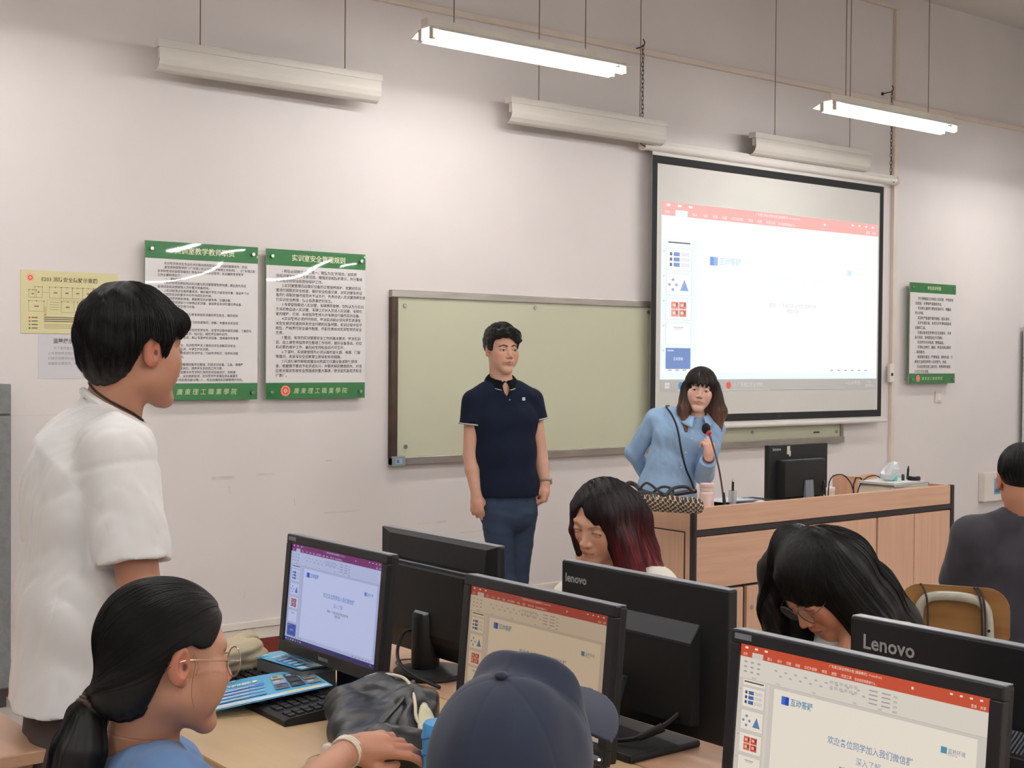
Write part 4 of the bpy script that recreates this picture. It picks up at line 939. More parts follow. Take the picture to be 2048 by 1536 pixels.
# ---- a head, in its own frame: x right, y forward, z up, origin between the ears
def head_sdf(L, f=0, jaw=1.0, ears=True, neck=True, eyeopen=1.0, cheek=.4):
    X = L.copy(); X[:, 0] = np.abs(X[:, 0])
    d = ell(L, (0, -.014, .032), (.0735, .092, .086))
    d = smin(d, ell(L, (0, .018, -.025), (.061*jaw, .072, .078)), .03)
    d = smin(d, cap(X, (.044*jaw, .005, -.055), (.012, .066, -.096), .019, .017), .028)
    d = smin(d, ell(L, (0, .074, -.098), (.017, .014, .015)), .018)
    d = smin(d, ell(X, (.04, .056, -.018), (.021, .02, .02)), .02)
    d = smin(d, cap(X, (.0, .077, .026), (.038, .066, .027), .012, .01), .018)
    if cheek: d = smin(d, ell(X, (.040, .046+.008*cheek, -.036), (.018+.008*cheek, .024+.008*cheek, .034+.008*cheek)), .02)
    d = smax(d, -ell(X, (.0315, .094, .006), (.0185, .016, .0115)), .012)
    d = smin(d, ell(X, (.0315, .0705, .0045), (.0165, .0145, .0125)), .004)           # the lids over the eyeball
    op = .0042*eyeopen
    if op > .001: d = smax(d, -ell(X, (.0315, .0855, .0035), (.0125, .006, op)), .0015)
    d = smin(d, cap(L, (0, .081, .012), (0, .1015, -.0255), .0062, .0088), .012)
    d = smin(d, ell(X, (.0115, .092, -.031), (.0078, .0095, .0068)), .006)
    d = smax(d, -ell(X, (.0062, .098, -.0385), (.0032, .005, .003)), .002)
    d = smin(d, ell(L, (0, .078, -.055), (.026, .016, .017)), .014)
    d = smin(d, cap(X, (.0, .0935, -.0535), (.019, .083, -.058), .0042, .0028), .004)
    d = smin(d, cap(X, (.0, .0905, -.0655), (.016, .083, -.0625), .0055, .003), .004)
    d = smax(d, -cap(X, (.0, .0985, -.0593), (.021, .086, -.0603), .0013), .002)
    if ears:
        c, s = math.cos(.28), math.sin(.28); Re = np.array([[c, -s*.0, s], [0, 1, 0], [-s, 0, c]], np.float32)
        Re = np.array([[math.cos(.35), math.sin(.35), 0], [-math.sin(.35), math.cos(.35), 0], [0, 0, 1]], np.float32)
        e = ell(X, (.0785, -.012, .0), (.0065, .0175, .0305), Re)
        e = smin(e, ell(X, (.073, -.002, -.024), (.007, .009, .010)), .006)
        e = smax(e, -ell(X, (.0855, -.006, .003), (.0065, .009, .019), Re), .004)
        e = smin(e, ell(X, (.073, .004, -.003), (.006, .005, .008)), .004)
        d = smin(d, e, .005)
    return d
def neck_sdf(P, H, M3, base, r=.055):
    top = H+M3@A3((0, -.028, -.045)); return cap(P, top, base, r*.98, r*1.08)
SK = dict(light=(216, 172, 150), mid=(200, 150, 124), tan=(176, 122, 92))
def face_color(L, base, f=0, brow=(48, 36, 32), lip=(186, 96, 90), browk=1, scalp=None):
    c = np.tile(np.array(lin(base), np.float32), (len(L), 1)); X = L.copy(); X[:, 0] = np.abs(X[:, 0])
    def mixc(w, col): nonlocal c; w = np.clip(w, 0, 1)[:, None]; c = c*(1-w)+np.array(lin(col), np.float32)*w
    fr = (L[:, 1] > .03)
    rd = tuple(np.array(base)*np.array([1.0, .82, .8]))
    mixc(.45*np.exp(-((X[:, 0]-.042)**2+(L[:, 2]+.025)**2)/.0004)*fr, rd); mixc(.5*np.exp(-((X[:, 0])**2+(L[:, 2]+.03)**2)/.00016)*fr, rd)
    mixc(.7*np.exp(-np.maximum(ell(X, (.079, -.01, 0), (.008, .018, .03)), 0)**2/.00002), rd)
    mixc((1-ell(X, (.079, -.003, -.002), (.003, .0025, .005))/.003)*(X[:, 0] > .07), (92, 50, 40))  # shade of the ear canal painted into the skin colour
    mixc((1-cap(X, (.0, .0935, -.0545), (.0185, .083, -.0585), .0, .0)/.0062)*2.2*fr, lip)
    mixc((1-cap(X, (.0, .0905, -.0655), (.015, .083, -.0625), .0, .0)/.0068)*2.2*fr, lip)
    mixc((1-cap(X, (.0, .094, -.0595), (.02, .084, -.0603), .0)/.0035)*1.2*fr, (104, 50, 46))
    Xb = X.copy(); Xb[:, 1] = 0
    mixc((1-cap(Xb, (.013, 0, .0225), (.03, 0, .0275), .0)/.0045)*1.6*browk*fr, brow); mixc((1-cap(Xb, (.03, 0, .0275), (.047, 0, .022), .0)/.0036)*1.5*browk*fr, brow)
    mixc((1-np.abs(np.sqrt(((Xb[:, 0]-.0315)/.0125)**2+((L[:, 2]-.0035)/.0046)**2)-1)/.35)*fr*(L[:, 2] > .002), (60, 40, 36))
    mixc((1-cap(Xb, (.0062, 0, -.0385), (.0062, 0, -.037), .0)/.0036)*1.2*fr, (92, 48, 40))
    return c
M_skin = mat('skin', (255, 255, 255), .46, attr=True, var=.035, scale=30, bump=.08, bscale=600, spec=.35)
M_eye = mat('eye_white', (214, 206, 200), .2, var=0); M_iris = mat('eye_iris', (40, 26, 20), .12, var=0)
M_skin.node_tree.nodes['Principled BSDF'].inputs['Subsurface Weight'].default_value = .05
M_skin.node_tree.nodes['Principled BSDF'].inputs['Subsurface Radius'].default_value = (.012, .005, .003)
def eyes(parent, H, M3, s, look=(0, 1, 0)):
    lk = np.array(look, float); lk /= np.linalg.norm(lk)
    for sx in (-1, 1):
        c = np.array([sx*.0315, .0705, .0035]); f = lambda v: tuple(H+s*(M3@A3(v)))
        e = MB(); e.sph(f(c), .0139*s, 16); eo = obj('eye', e, M_eye, parent, True, smooth=True)
        q = c+lk*.0064; i = MB(); i.sph(f(q), .0086*s, 12); io = obj('iris', i, M_iris, eo, False, smooth=True); io.matrix_parent_inverse = parent.matrix_basis.inverted()@Matrix.Identity(4) if False else Matrix.Identity(4)
# ---- hands: palm and five bent fingers; W wrist, d direction to the knuckles, n out of the back of the hand, side +1/-1 where the thumb is
def hand_sdf(P, W_, d, n, side=1, curl=.6, s=1.0, thumb=.6, spread=.06, curls=None):
    W_ = A3(W_); d = A3(d); d /= np.linalg.norm(d); n = A3(n); n = n-d*(n@d); n /= np.linalg.norm(n); x = np.cross(d, n)*side   # towards the thumb
    pt = lambda a, b, c: W_+s*(d*a+x*b+n*c)
    D = smin(cap(P, pt(0, 0, 0), pt(.04, .004, 0), .0245*s, .024*s), cap(P, pt(.04, .016, .0), pt(.075, .024, .002), .018*s, .0125*s), .02)
    D = smin(D, cap(P, pt(.03, -.012, .0), pt(.073, -.022, -.002), .018*s, .0115*s), .018); D = smin(D, cap(P, pt(.035, 0, .002), pt(.078, 0, .003), .016*s, .012*s), .014)
    tips = []
    for i, (o, l1, l2, l3, r) in enumerate(((.027, .043, .026, .021, .0088), (.0095, .047, .030, .023, .0090), (-.008, .043, .028, .022, .0085), (-.024, .034, .020, .019, .0076))):
        cu = (curls[i] if curls else curl); a0 = pt(.078-.006*abs(i-1), o, .0); ang = cu*.9; dv = d*math.cos(ang)-n*math.sin(ang); sd = x*spread*(1.4-i)
        p1 = a0+s*l1*(dv+sd); ang += cu*1.25; dv = d*math.cos(ang)-n*math.sin(ang); p2 = p1+s*l2*(dv+sd*.6); ang += cu*.9; dv = d*math.cos(ang)-n*math.sin(ang); p3 = p2+s*l3*(dv+sd*.3)
        f = smin(cap(P, a0, p1, r*s*1.06, r*s), cap(P, p1, p2, r*s, r*s*.92), .003); f = smin(f, cap(P, p2, p3, r*s*.92, r*s*.8), .003); D = smin(D, f, .0045); tips.append(p3)
    b0 = pt(.018, .018, -.006); b1 = pt(.045, .036, -.016-.012*thumb); b2 = pt(.07, .040-.012*thumb, -.022-.02*thumb); b3 = pt(.092, .036-.024*thumb, -.026-.026*thumb)
    f = smin(cap(P, b0, b1, .0155*s, .0115*s), cap(P, b1, b2, .0112*s, .0098*s), .005); f = smin(f, cap(P, b2, b3, .0098*s, .0082*s), .004)
    return smin(D, f, .008)
# ---- hair strands that run down over a hair surface
def strands(name, fn, roots, dirf, M, parent, n=24, step=.012, r=.0006, colf=None, seed=1, jit=.0012, off=.0006, out=0):
    rng = np.random.RandomState(seed); P = roots.astype(np.float32); N_ = len(P); lift = (rng.rand(N_, 1)**2*jit+off).astype(np.float32); path = []
    ph = rng.rand(N_, 1).astype(np.float32)*6.28; ln = rng.uniform(.7, 1, N_)
    def grad(P):
        e = .0015; return np.stack([fn(P+A3((e, 0, 0)))-fn(P-A3((e, 0, 0))), fn(P+A3((0, e, 0)))-fn(P-A3((0, e, 0))), fn(P+A3((0, 0, e)))-fn(P-A3((0, 0, e)))], 1)/(2*e)
    P = onto(P, fn, 0).astype(np.float32); g = None
    for i in range(n):
        for _ in range(2):
            d = fn(P); g = grad(P); gl = np.maximum(_len(g), .3)[:, None]; g = g/gl; P = P-g*np.clip(d/gl[:, 0], -.01, .01)[:, None]
        path.append(P+g*(lift+out*(i/n)**2))
        t = dirf(P, i/n); t = t-g*np.einsum('ij,ij->i', t, g)[:, None]; t /= (_len(t)[:, None]+1e-6)
        P = P+(t*step*ln[:, None]).astype(np.float32)
    path = np.stack(path, 1)                                     # strands x points x 3
    T = np.gradient(path, axis=1); T /= (np.linalg.norm(T, axis=2, keepdims=True)+1e-9)
    up = np.array([.37, .51, .78]); x = np.cross(T, up); x /= (np.linalg.norm(x, axis=2, keepdims=True)+1e-9); y = np.cross(T, x)
    w = (np.minimum(1, 1.15-np.linspace(0, 1, n)**3)*r)[None, :, None]; V = np.stack([path+(x*math.cos(a)+y*math.sin(a))*w for a in (0, 2.094, 4.189)], 2)
    V = V.reshape(-1, 3); i0 = (np.arange(N_)[:, None]*n+np.arange(n-1)[None]).reshape(-1)*3; Q = []
    for k in range(3): Q.append(np.stack([i0+k, i0+(k+1) % 3, i0+3+(k+1) % 3, i0+3+k], 1))
    return npmesh(name, [(V, np.concatenate(Q))], M, parent, colf=colf, kind='stuff')
def hairmat(name, c, c2=None, rough=.38): 
    M = mat(name, c, rough, var=.25, scale=40, stretch=(1, 1, .15), bump=.5, bscale=260, spec=.45, c2=c2, attr=c is None or False)
    return M
M_hair = mat('black_hair', (15, 13, 13), .46, var=.3, scale=30, stretch=(3, 3, .4), spec=.35)
M_hairc = mat('dyed_hair', (255, 255, 255), .46, attr=True, var=.3, scale=30, stretch=(3, 3, .4), spec=.35)
M_jeans = mat('denim', (38, 58, 84), .8, var=.25, scale=18, bump=.5, bscale=700, c2=(30, 44, 66)); M_shoe = mat('shoe', (230, 228, 224), .6)
def shoe(parent, f):   # an ankle point and direction
    pass
def cloth(name, c, var=.05, **k): return mat(name, c, .85, var=var, scale=10, sheen=.1, spec=.25, crease=.004, **k)
def onto(pts, f, lift=.002):    # drop points on the surface of a distance field
    P = np.array(pts, np.float32)
    for _ in range(14):
        d = f(P); e = .002; g = np.stack([f(P+A3(v))-f(P-A3(v)) for v in ((e, 0, 0), (0, e, 0), (0, 0, e))], 1)/(2*e); g /= (_len(g)[:, None]+1e-6); P = P-g*np.clip(d-lift, -.02, .02)[:, None]
    return P
def person(label, loc): return thing('person', label, 'person', tuple(loc), 0)
def skin_body(par, fn, H, M3, s, lo, hi, tone, hands=(), hh=.0022, hb=.006, hhand=.003, fc={}):
    H = A3(H); Lz = lambda P: ((P-H)@M3[:, 2])/s
    parts = [nets(lambda P: np.maximum(fn(P), -(Lz(P)+.124)), H-.155*s, H+.15*s, hh)]
    def rest(P):
        d = np.maximum(fn(P), Lz(P)+.12)
        for c, r in hands: d = np.maximum(d, (r-.008)-_len(P-A3(c)))
        return d
    parts.append(nets(rest, lo, hi, hb))
    for c, r in hands: parts.append(nets(lambda P: np.maximum(fn(P), _len(P-A3(c))-r), A3(c)-r-.01, A3(c)+r+.01, hhand))
    def col(P):
        L = ((P-H)@M3)/s; c = face_color(L, tone, **fc); far = (_len(L) > .16)
        base = np.array(lin(tone), np.float32); c[far] = base
        for q, r in hands:
            w = np.clip(1-_len(P-A3(q))/r, 0, 1)[:, None]*.35; c = c*(1-w)+np.array(lin(tuple(np.array(tone)*np.array([1, .84, .8]))), np.float32)*w
        return c
    return npmesh('body', parts, M_skin, par, colf=col)
def jointer(D):
    return lambda x, y, dd=0: A3(atD(x, y, D+dd))
def bodyframe(phi):
    M = headframe(phi); return M[:, 0], M[:, 1]
def short_hair(L, vol=.0, zb=((-.12, -.06), (-.04, -.058), (-.034, .018), (.012, .02), (.016, -.012), (.034, -.008), (.042, .045), (.09, .07)), c=(0, -.018, .046)):
    d = ell(L, c, (.083+vol, .104+vol, .09+vol)); z = np.interp(L[:, 1], [a for a, b in zb], [b for a, b in zb])
    return smax(d, z-L[:, 2], .007)
def leg_shoes(par, ank, F, Mt, M_s=None):
    for a in ank:
        g = MB(); a = Vector(a); f = Vector(F); f.z = 0; f.normalize(); x = Vector((f.y, -f.x, 0))
        Rm = Matrix((x, f, Vector((0, 0, 1)))).transposed(); g.box((a.x+f.x*.06, a.y+f.y*.06, .045), (.09, .27, .07), Rm, .025); g.box((a.x+f.x*.06, a.y+f.y*.06, .012), (.095, .275, .024), Rm, .006)
        obj('shoe', g, M_s or M_shoe, par, True, smooth=True)
def collar_mesh(par, ct, R, F, U, M, r0=.057, r1=.079, zb=(.034, .004), zf=(-.004, -.046), gap=24, stripe=None, name='collar'):
    g = []; st = []
    for k in range(37):
        a = math.radians(-180+gap+(360-2*gap)*k/36); c, s_ = math.cos(a), math.sin(a)      # a = 0 at the back
        w = (1-c)/2; row = []
        for j in range(5):
            t = j/4; r = r0+(r1-r0)*t+.004*math.sin(t*PI); zt = (zb[0]*(1-w)+zf[0]*w)*(1-t)+(zb[1]*(1-w)+zf[1]*w**2)*t
            row.append(tuple(ct-F*(c*r)+R*(s_*r)+U*zt))
        g.append(row); st.append((row[3], row[4]))
    mb = MB(); mb.sheet(g); o = obj(name, mb, M, par, True, smooth=60); md = o.modifiers.new('thick', 'SOLIDIFY'); md.thickness = .005; md.offset = 0
    if stripe:
        q = MB(); q.tube([tuple(np.array(a)*.35+np.array(b)*.65) for a, b in st], .0036, 6); obj(name+'_stripe', q, stripe, o, True, smooth=True).matrix_parent_inverse = Matrix.Identity(4)
    return o
def ring(c, ax, r, th, seg=20, sq=1.0):
    ax = ax/np.linalg.norm(ax); x = np.cross(ax, A3((0, 0, 1))+.01); x /= np.linalg.norm(x); y = np.cross(ax, x)
    m_ = MB(); m_.tube([tuple(c+x*math.cos(q)*r+y*math.sin(q)*r*sq) for q in [2*PI*k/seg for k in range(seg)]], th, 6, closed=True); return m_
# ============================================================ man in the navy polo shirt
def man_polo():
    D = 6.45; J = jointer(D); M3 = headframe(25, 1, 0); H = J(1004, 701); Rb, Fb = bodyframe(16); s = .95
    par = person('man in navy polo shirt and jeans standing before the green board, arms hanging', (H[0], H[1], 0))
    nb = J(1004, 778); shR, shL = J(947, 803, -.05), J(1064, 800, .06); elR, wrR = J(941, 912, -.04), J(953, 990, -.08); elL, wrL = J(1080, 912, .07), J(1089, 968, .02)
    up = A3((0, 0, 1)); dR = A3((0, 0, -1))+.12*(-Rb)*-1*.0+.1*Fb; dL = A3((0, 0, -1))+.05*Fb
    nR = Rb*.6+Fb*.8; nL = -Rb*.75+Fb*.55
    hR = (wrR-up*.055, .12); hL = (wrL-up*.055, .12)
    def skin(P):
        d = s*head_sdf((P-H)@M3/s, jaw=.94, eyeopen=.72); d = smin(d, neck_sdf(P, H, M3, nb, .052), .018)
        d = smin(d, cap(P, nb, (shR+shL)/2-up*.08, .05, .07), .03)
        for sh, el, wr in ((shR, elR, wrR), (shL, elL, wrL)):
            d = smin(d, cap(P, sh, el, .042, .036), .03); a = cap(P, el, el+(wr-el)*.35, .036, .036); a = smin(a, cap(P, el+(wr-el)*.35, wr, .036, .0245), .01); d = smin(d, a, .01)
        d = smin(d, hand_sdf(P, wrR, dR, nR, -1, curl=.85, thumb=.5, s=.98), .012)
        d = smin(d, hand_sdf(P, wrL, dL, nL, 1, curl=1.15, thumb=.9, s=.98), .012)
        return d
    lo, hi = bbox([shR, shL, wrR, wrL, nb], .16)
    skin_body(par, skin, H, M3, s, lo, hi, (200, 156, 134), (hR, hL), hb=.005, fc=dict(browk=1.5))
    eyes(par, H, M3, s, look=(-.1, 1, 0))
    hem = J(1010, 990)[2]; cR, cL = J(942, 850, -.05), J(1073, 842, .06)
    neckc = lambda P: neck_sdf(P, H, M3, nb, .052)
    def polo(P):
        secs = [(J(1006, 795), Rb, .14, .075), (J(1006, 840), Rb, .16, .1), (J(1009, 905), Rb, .146, .105), (J(1016, 975), Rb, .148, .112), (J(1017, 1010), Rb, .15, .114)]
        d = slab(P, secs, .03); d = smin(d, cap(P, nb, J(1005, 800), .062, .08), .03)
        d = smin(d, chain(P, [nb-up*.01, (shR+nb)/2+up*.012, shR], [.05, .05, .052]), .035); d = smin(d, chain(P, [nb-up*.01, (shL+nb)/2+up*.012, shL], [.05, .05, .05]), .035)
        for sh, c in ((shR, cR), (shL, cL)):
            a = (c-sh)/np.linalg.norm(c-sh); t = cap(P, sh, c+a*.05, .055, .056); t = np.maximum(t, (P-c)@a); t = np.maximum(t, -np.maximum(cap(P, sh+a*.06, c+a*.1, .05), -((P-c)@a+.02))); d = smin(d, t, .012)
        d = d+.0016*nz(P*A3((1, 1, .3)), 22)+.0012*nz(P@np.array([[1, 0, .6], [0, 1, .5], [.4, .3, .5]], np.float32), 48, 2)
        d = np.maximum(d, -ell(P, J(1012, 779, -.06), (.016, .05, .034)))
        d = np.maximum(d, hem-P[:, 2]); return np.maximum(d, -(neckc(P)-.004))
    def pcol(P):
        c = np.tile(np.array(lin((17, 25, 44)), np.float32), (len(P), 1))
        for sh, q in ((shR, cR), (shL, cL)):
            pass
        return c
    lo, hi = bbox([shR, shL, J(1010, 1000)], .13); M_polo = mat('polo_knit', (255, 255, 255), .85, attr=True, var=.08, scale=14, spec=.2, crease=.003, crs=5, cst=(1, 1, .3))
    sh_ = sdf('polo_shirt', polo, lo, hi, .0055, M_polo, par, colf=pcol)
    # collar, trims, buttons, small emblem
    M_st = mat('trim_stripe', (176, 170, 162), .7); ct = J(1003, 763); ax = (H-nb)/np.linalg.norm(H-nb)
    Uc = up*.8+ax*.2; collar_mesh(sh_, ct, Rb, Fb, Uc, mat('collar_black', (11, 12, 17), .9, spec=.15), r0=.058, r1=.081, zb=(.046, .010), zf=(.004, -.046), gap=15, stripe=M_st).matrix_parent_inverse = Matrix.Identity(4)
    for sh, q in ((shR, cR), (shL, cL)):
        a = (q-sh)/np.linalg.norm(q-sh); obj('sleeve_trim', ring(q-a*.004, a, .0568, .0042), M_st, sh_, True, smooth=True).matrix_parent_inverse = Matrix.Identity(4)
    pf = lambda x, y: Vector(onto([J(x, y, -.2)], polo, .001)[0]) if False else None
    def front(x, y):
        p = J(x, y, -.25)
        for _ in range(40):
            d = float(polo(p[None])[0]);
            if d < .001: break
            p = p+A3(FW)*max(d*.7, .0008)
        return p
    for xx, yy in ((1019, 801), (1016, 782)):
        b = MB(); b.sph(Vector(front(xx, yy)), .0048, 10); obj('button', b, mat('button_grey', (120, 122, 126), .3), sh_)
    pl = MB(); q1, q2 = front(1015, 782), front(1021, 812); pl.tube([tuple(q1), tuple((q1+q2)/2), tuple(q2)], .0022, 6); obj('placket', pl, M_polo, sh_)
    Rm = Matrix(np.stack([Rb, Fb, up], 1).tolist()); b = MB(); b.box(Vector(front(1048, 799)), (.016, .006, .016), Rm, .002); obj('chest_patch', b, mat('patch_white', (206, 208, 210), .6), sh_)
    for o in sh_.children: o.matrix_parent_inverse = Matrix.Identity(4)
    # hair: full on top with a curl to the picture's right
    def hair(P):
        L = (P-H)@M3/s
        d = short_hair(L, .004, zb=((-.12, -.03), (-.05, -.03), (-.034, .015), (.012, .018), (.014, -.004), (.03, .0), (.04, .05), (.06, .075), (.1, .085)))
        for a, b_, r1, r2 in (((.045, .052, .078), (.0, .072, .092), .022, .024), ((.0, .072, .092), (-.045, .068, .078), .024, .022), ((-.03, .078, .08), (-.054, .077, .05), .019, .013), ((-.056, .072, .052), (-.045, .082, .046), .012, .009), ((.06, .0, .07), (.055, .04, .085), .024, .02), ((-.062, .0, .07), (-.06, .045, .075), .024, .02), ((.0, .02, .118), (.0, -.04, .118), .02, .02), ((.07, .018, .05), (.074, .01, .012), .014, .007), ((-.072, .03, .055), (-.07, .02, .02), .016, .008)):
            d = smin(d, cap(L, a, b_, r1, r2), .016)
        return s*(d+.0026*nz(L, 110)+.0016*nz(L, 240, 1))
    ho = sdf('hair', hair, H-.15, H+.17, .0022, M_hair, par)
    rng = np.random.RandomState(3); N_ = 900; th = rng.uniform(0, 2*PI, N_); rr = rng.uniform(.0, .085, N_); roots = H+s*(np.stack([rr*np.cos(th), rr*np.sin(th)+.01, np.full(N_, .13)], 1)@M3.T); cr = H+s*(M3@A3((0, -.05, .13)))
    strands('hair_strands', hair, roots, lambda P, t: (P-cr)*8-up*.5+.9*np.stack([nz(P, 60, k) for k in (1, 2, 3)], 1), M_hair, ho, n=12, step=.006, r=.0006, jit=.004)
    # jeans
    hpR, hpL, knR, knL, anR, anL = J(992, 1015, -.03), J(1043, 1015, .05), J(1008, 1165, -.02), J(1033, 1165, .06), J(1010, 1335, .0), J(1036, 1330, .1)
    def jean(P):
        d = slab(P, [(J(1017, 975), Rb, .135, .095), (J(1018, 1025), Rb, .14, .1)], .02)
        for a, b_, c in ((hpR, knR, anR), (hpL, knL, anL)):
            d = smin(d, smin(cap(P, a, b_, .079, .055), cap(P, b_, c, .055, .046), .02), .012)
        return d+.002*nz(P*A3((1, 1, 1.6)), 40)+.002*nz(P*A3((.5, .5, 2)), 60, 3)
    lo, hi = bbox([hpR, hpL, anR, anL], .14); j = sdf('jeans', lambda P: np.maximum(jean(P), .06-P[:, 2]), lo, hi, .0075, M_jeans, par)
    leg_shoes(par, (anR, anL), Fb, None)
    w = MB(); a = (wrL-elL)/np.linalg.norm(wrL-elL); x = np.cross(a, up); x /= np.linalg.norm(x); y = np.cross(a, x); c = wrL-a*.012
    w.tube([tuple(c+x*math.cos(q)*.0305+y*math.sin(q)*.0285) for q in [2*PI*k/18 for k in range(18)]], .006, 8, closed=True); w.cyl(tuple(c-x*.026+0*y), tuple(c-x*.037), .0145, seg=16)
    wo = obj('wristwatch', w, mat('watch_grey', (150, 146, 140), .3, metal=.6), par, True, smooth=True)
man_polo()
# ============================================================ woman in the blue shirt, leaning to the microphone
M_blue = mat('blue_cotton', (148, 182, 218), .8, var=.06, scale=12, sheen=.1, crease=.008, crs=9)
def woman_blue():
    D = 6.9; J = jointer(D); s = .93; M3 = headframe(-6, 2, -8); eye = J(1401, 781, -.07); H = eye-s*(M3@A3((0, .08, .004))); Rb, Fb = bodyframe(8); up = A3((0, 0, 1))
    par = person('woman in light blue shirt leaning behind the teacher desk with the microphone, long brown hair', (H[0], H[1], 0))
    nb = J(1390, 845, .03); shR, shL = J(1312, 838, .06), J(1428, 858, .02); elR, wrR = J(1268, 905, .16), J(1300, 962, .3); elL, wrL = J(1408, 950, .0), J(1417, 917, -.12)
    hd = (J(1417, 898, -.14), .1); dL = A3((0, 0, 1))*1+A3(RT)*.05-A3(FW)*.1; nL = A3(RT)*.45-A3(FW)*.8
    def skin(P):
        d = s*head_sdf((P-H)@M3/s, jaw=.9, eyeopen=.85); d = smin(d, neck_sdf(P, H, M3, nb, .046), .018); d = smin(d, cap(P, nb, J(1385, 880, .05), .05, .08), .03)
        d = smin(d, cap(P, shL, elL, .034, .03), .02); d = smin(d, cap(P, elL, wrL, .03, .021), .01); d = smin(d, cap(P, shR, elR, .034, .03), .02); d = smin(d, cap(P, elR, wrR, .03, .022), .01)
        d = smin(d, hand_sdf(P, wrL, dL, nL, 1, curl=1.0, thumb=1.0, s=.9), .01); d = smin(d, cap(P, wrR, J(1315, 975, .33), .03, .025), .02)
        return d
    lo, hi = bbox([shR, shL, elR, elL, nb, J(1315, 985, .33)], .1)
    skin_body(par, skin, H, M3, s, lo, hi, (218, 180, 162), (hd,), hb=.006, hhand=.0025, fc=dict(browk=.6, lip=(190, 100, 96)))
    eyes(par, H, M3, s, look=(.05, 1, .02))
    cu = (wrL-elL)/np.linalg.norm(wrL-elL)
    def shirt(P):
        secs = [(J(1378, 842, .05), Rb, .13, .06), (J(1366, 872, .05), Rb, .155, .1), (J(1345, 925, .08), Rb, .13, .1), (J(1334, 975, .1), Rb, .145, .12), (J(1335, 1040, .12), Rb, .165, .13)]
        d = slab(P, secs, .03); d = smin(d, chain(P, [nb, shR], [.055, .056]), .03); d = smin(d, chain(P, [nb, shL], [.052, .054]), .03)
        d = smin(d, chain(P, [shR, elR, wrR], [.056, .046, .038], .02), .012)
        a = chain(P, [shL, elL], [.055, .046], .02); b = cap(P, elL, wrL, .048, .043); d = smin(d, smin(a, np.maximum(b, (P-wrL)@cu+.012), .02), .018)
        f = .004*nz(P@np.array([[1, .3, 0], [0, 1, .4], [.5, 0, .7]], np.float32), 32)+.0035*np.abs(nz(P@np.array([[1, .2, .6], [0, 1, .4], [.7, 0, .5]], np.float32), 46, 2))
        return np.maximum(d+f, -(neck_sdf(P, H, M3, nb, .046)-.004))
    lo, hi = bbox([shR, shL, elR, elL, wrR, J(1335, 1070, .1)], .17); sh_ = sdf('blue_shirt', shirt, lo, hi, .005, M_blue, par)
    ax = (H-nb)/np.linalg.norm(H-nb); collar_mesh(sh_, J(1392, 831, .0), Rb, Fb, up*.55+ax*.45, M_blue, r0=.056, r1=.092, zb=(.036, .0), zf=(-.006, -.066), gap=24).matrix_parent_inverse = Matrix.Identity(4)
    b = MB()
    for x_, y_ in ((1383, 878), (1372, 905), (1362, 935), (1356, 965)): b.sph(Vector(J(x_, y_, -.055)), .005, 8)
    bo = obj('shirt_buttons', b, mat('button_blue', (190, 210, 232), .3), sh_, kind='stuff')
    # trousers (behind the desk)
    def tr(P):
        d = slab(P, [(J(1335, 1010, .12), Rb, .15, .115), (J(1338, 1060, .13), Rb, .16, .12)], .02)
        for dx in (-.08, .08): d = smin(d, chain(P, [J(1337, 1060, .13)-Rb*dx, J(1337, 1060, .13)-Rb*dx-up*.35, J(1337, 1060, .13)-Rb*dx-up*.62+Fb*-.02], [.085, .06, .045], .02), .02)
        return np.maximum(d, .05-P[:, 2])
    b0 = J(1337, 1060, .13); sdf('trousers', tr, b0-A3((.3, .3, .75)), b0+A3((.3, .3, .25)), .01, mat('dark_trousers', (40, 44, 58), .8, var=.1), par)
    leg_shoes(par, (A3((b0[0], b0[1], 0))+Rb*.08, A3((b0[0], b0[1], 0))-Rb*.08), Fb, None)
    # hair with fringe
    hairpts = [J(1374, 775, -.0), J(1368, 820, -.02), J(1372, 862, -.05)]; hr2 = [J(1428, 775, .02), J(1436, 825, .0), J(1440, 862, -.02)]
    def hair(P):
        L = (P-H)@M3/s; d = ell(L, (0, -.012, .038), (.087, .1, .092)); d = smin(d, ell(L, (0, -.04, -.05), (.08, .06, .1)), .03)
        face = smin(ell(L, (0.0, .11, -.04), (.06, .08, .088)), ell(L, (0, .1, .0), (.053, .06, .04)), .02); d = smax(d, -face, .006)
        bang = smax(np.abs(ell(L, (0, -.01, .03), (.082, .1, .088)))-.006, .034+.008*np.sin(L[:, 0]*260)-L[:, 2], .004); bang = np.maximum(bang, .03-L[:, 1]); d = smin(d, bang, .006)
        d = d*s
        d = smin(d, chain(P, hairpts, [.03, .034, .008], .02), .02); d = smin(d, chain(P, hr2, [.032, .044, .01], .02), .02); d = smin(d, chain(P, [J(1405, 790, .07), J(1412, 850, .06)], [.07, .05]), .03)
        g = P@A3(RT); return d+.0007*np.sin(g*420+3*np.sin(P[:, 2]*14))
    def hcol(P):
        t = np.clip((H[2]+.02-P[:, 2])/.2, 0, 1)[:, None]; return np.array(lin((34, 26, 25)), np.float32)*(1-t)+np.array(lin((112, 78, 60)), np.float32)*t
    ho = sdf('hair', hair, *bbox([H, hairpts[-1], hr2[-1]], .13), .003, M_hairc, par, colf=hcol)
    rng = np.random.RandomState(2); th = rng.uniform(0, 2*PI, 1300); rr = rng.uniform(.0, .075, 1300)
    roots = H+s*(np.stack([rr*np.cos(th), rr*np.sin(th)-.01, np.full(1300, .11)], 1)@M3.T)
    strands('hair_strands', hair, roots, lambda P, t: np.tile(A3((0, 0, -1)), (len(P), 1))+(P-H)*1.5*(1-t), M_hairc, ho, n=26, step=.011, r=.0007, colf=hcol)
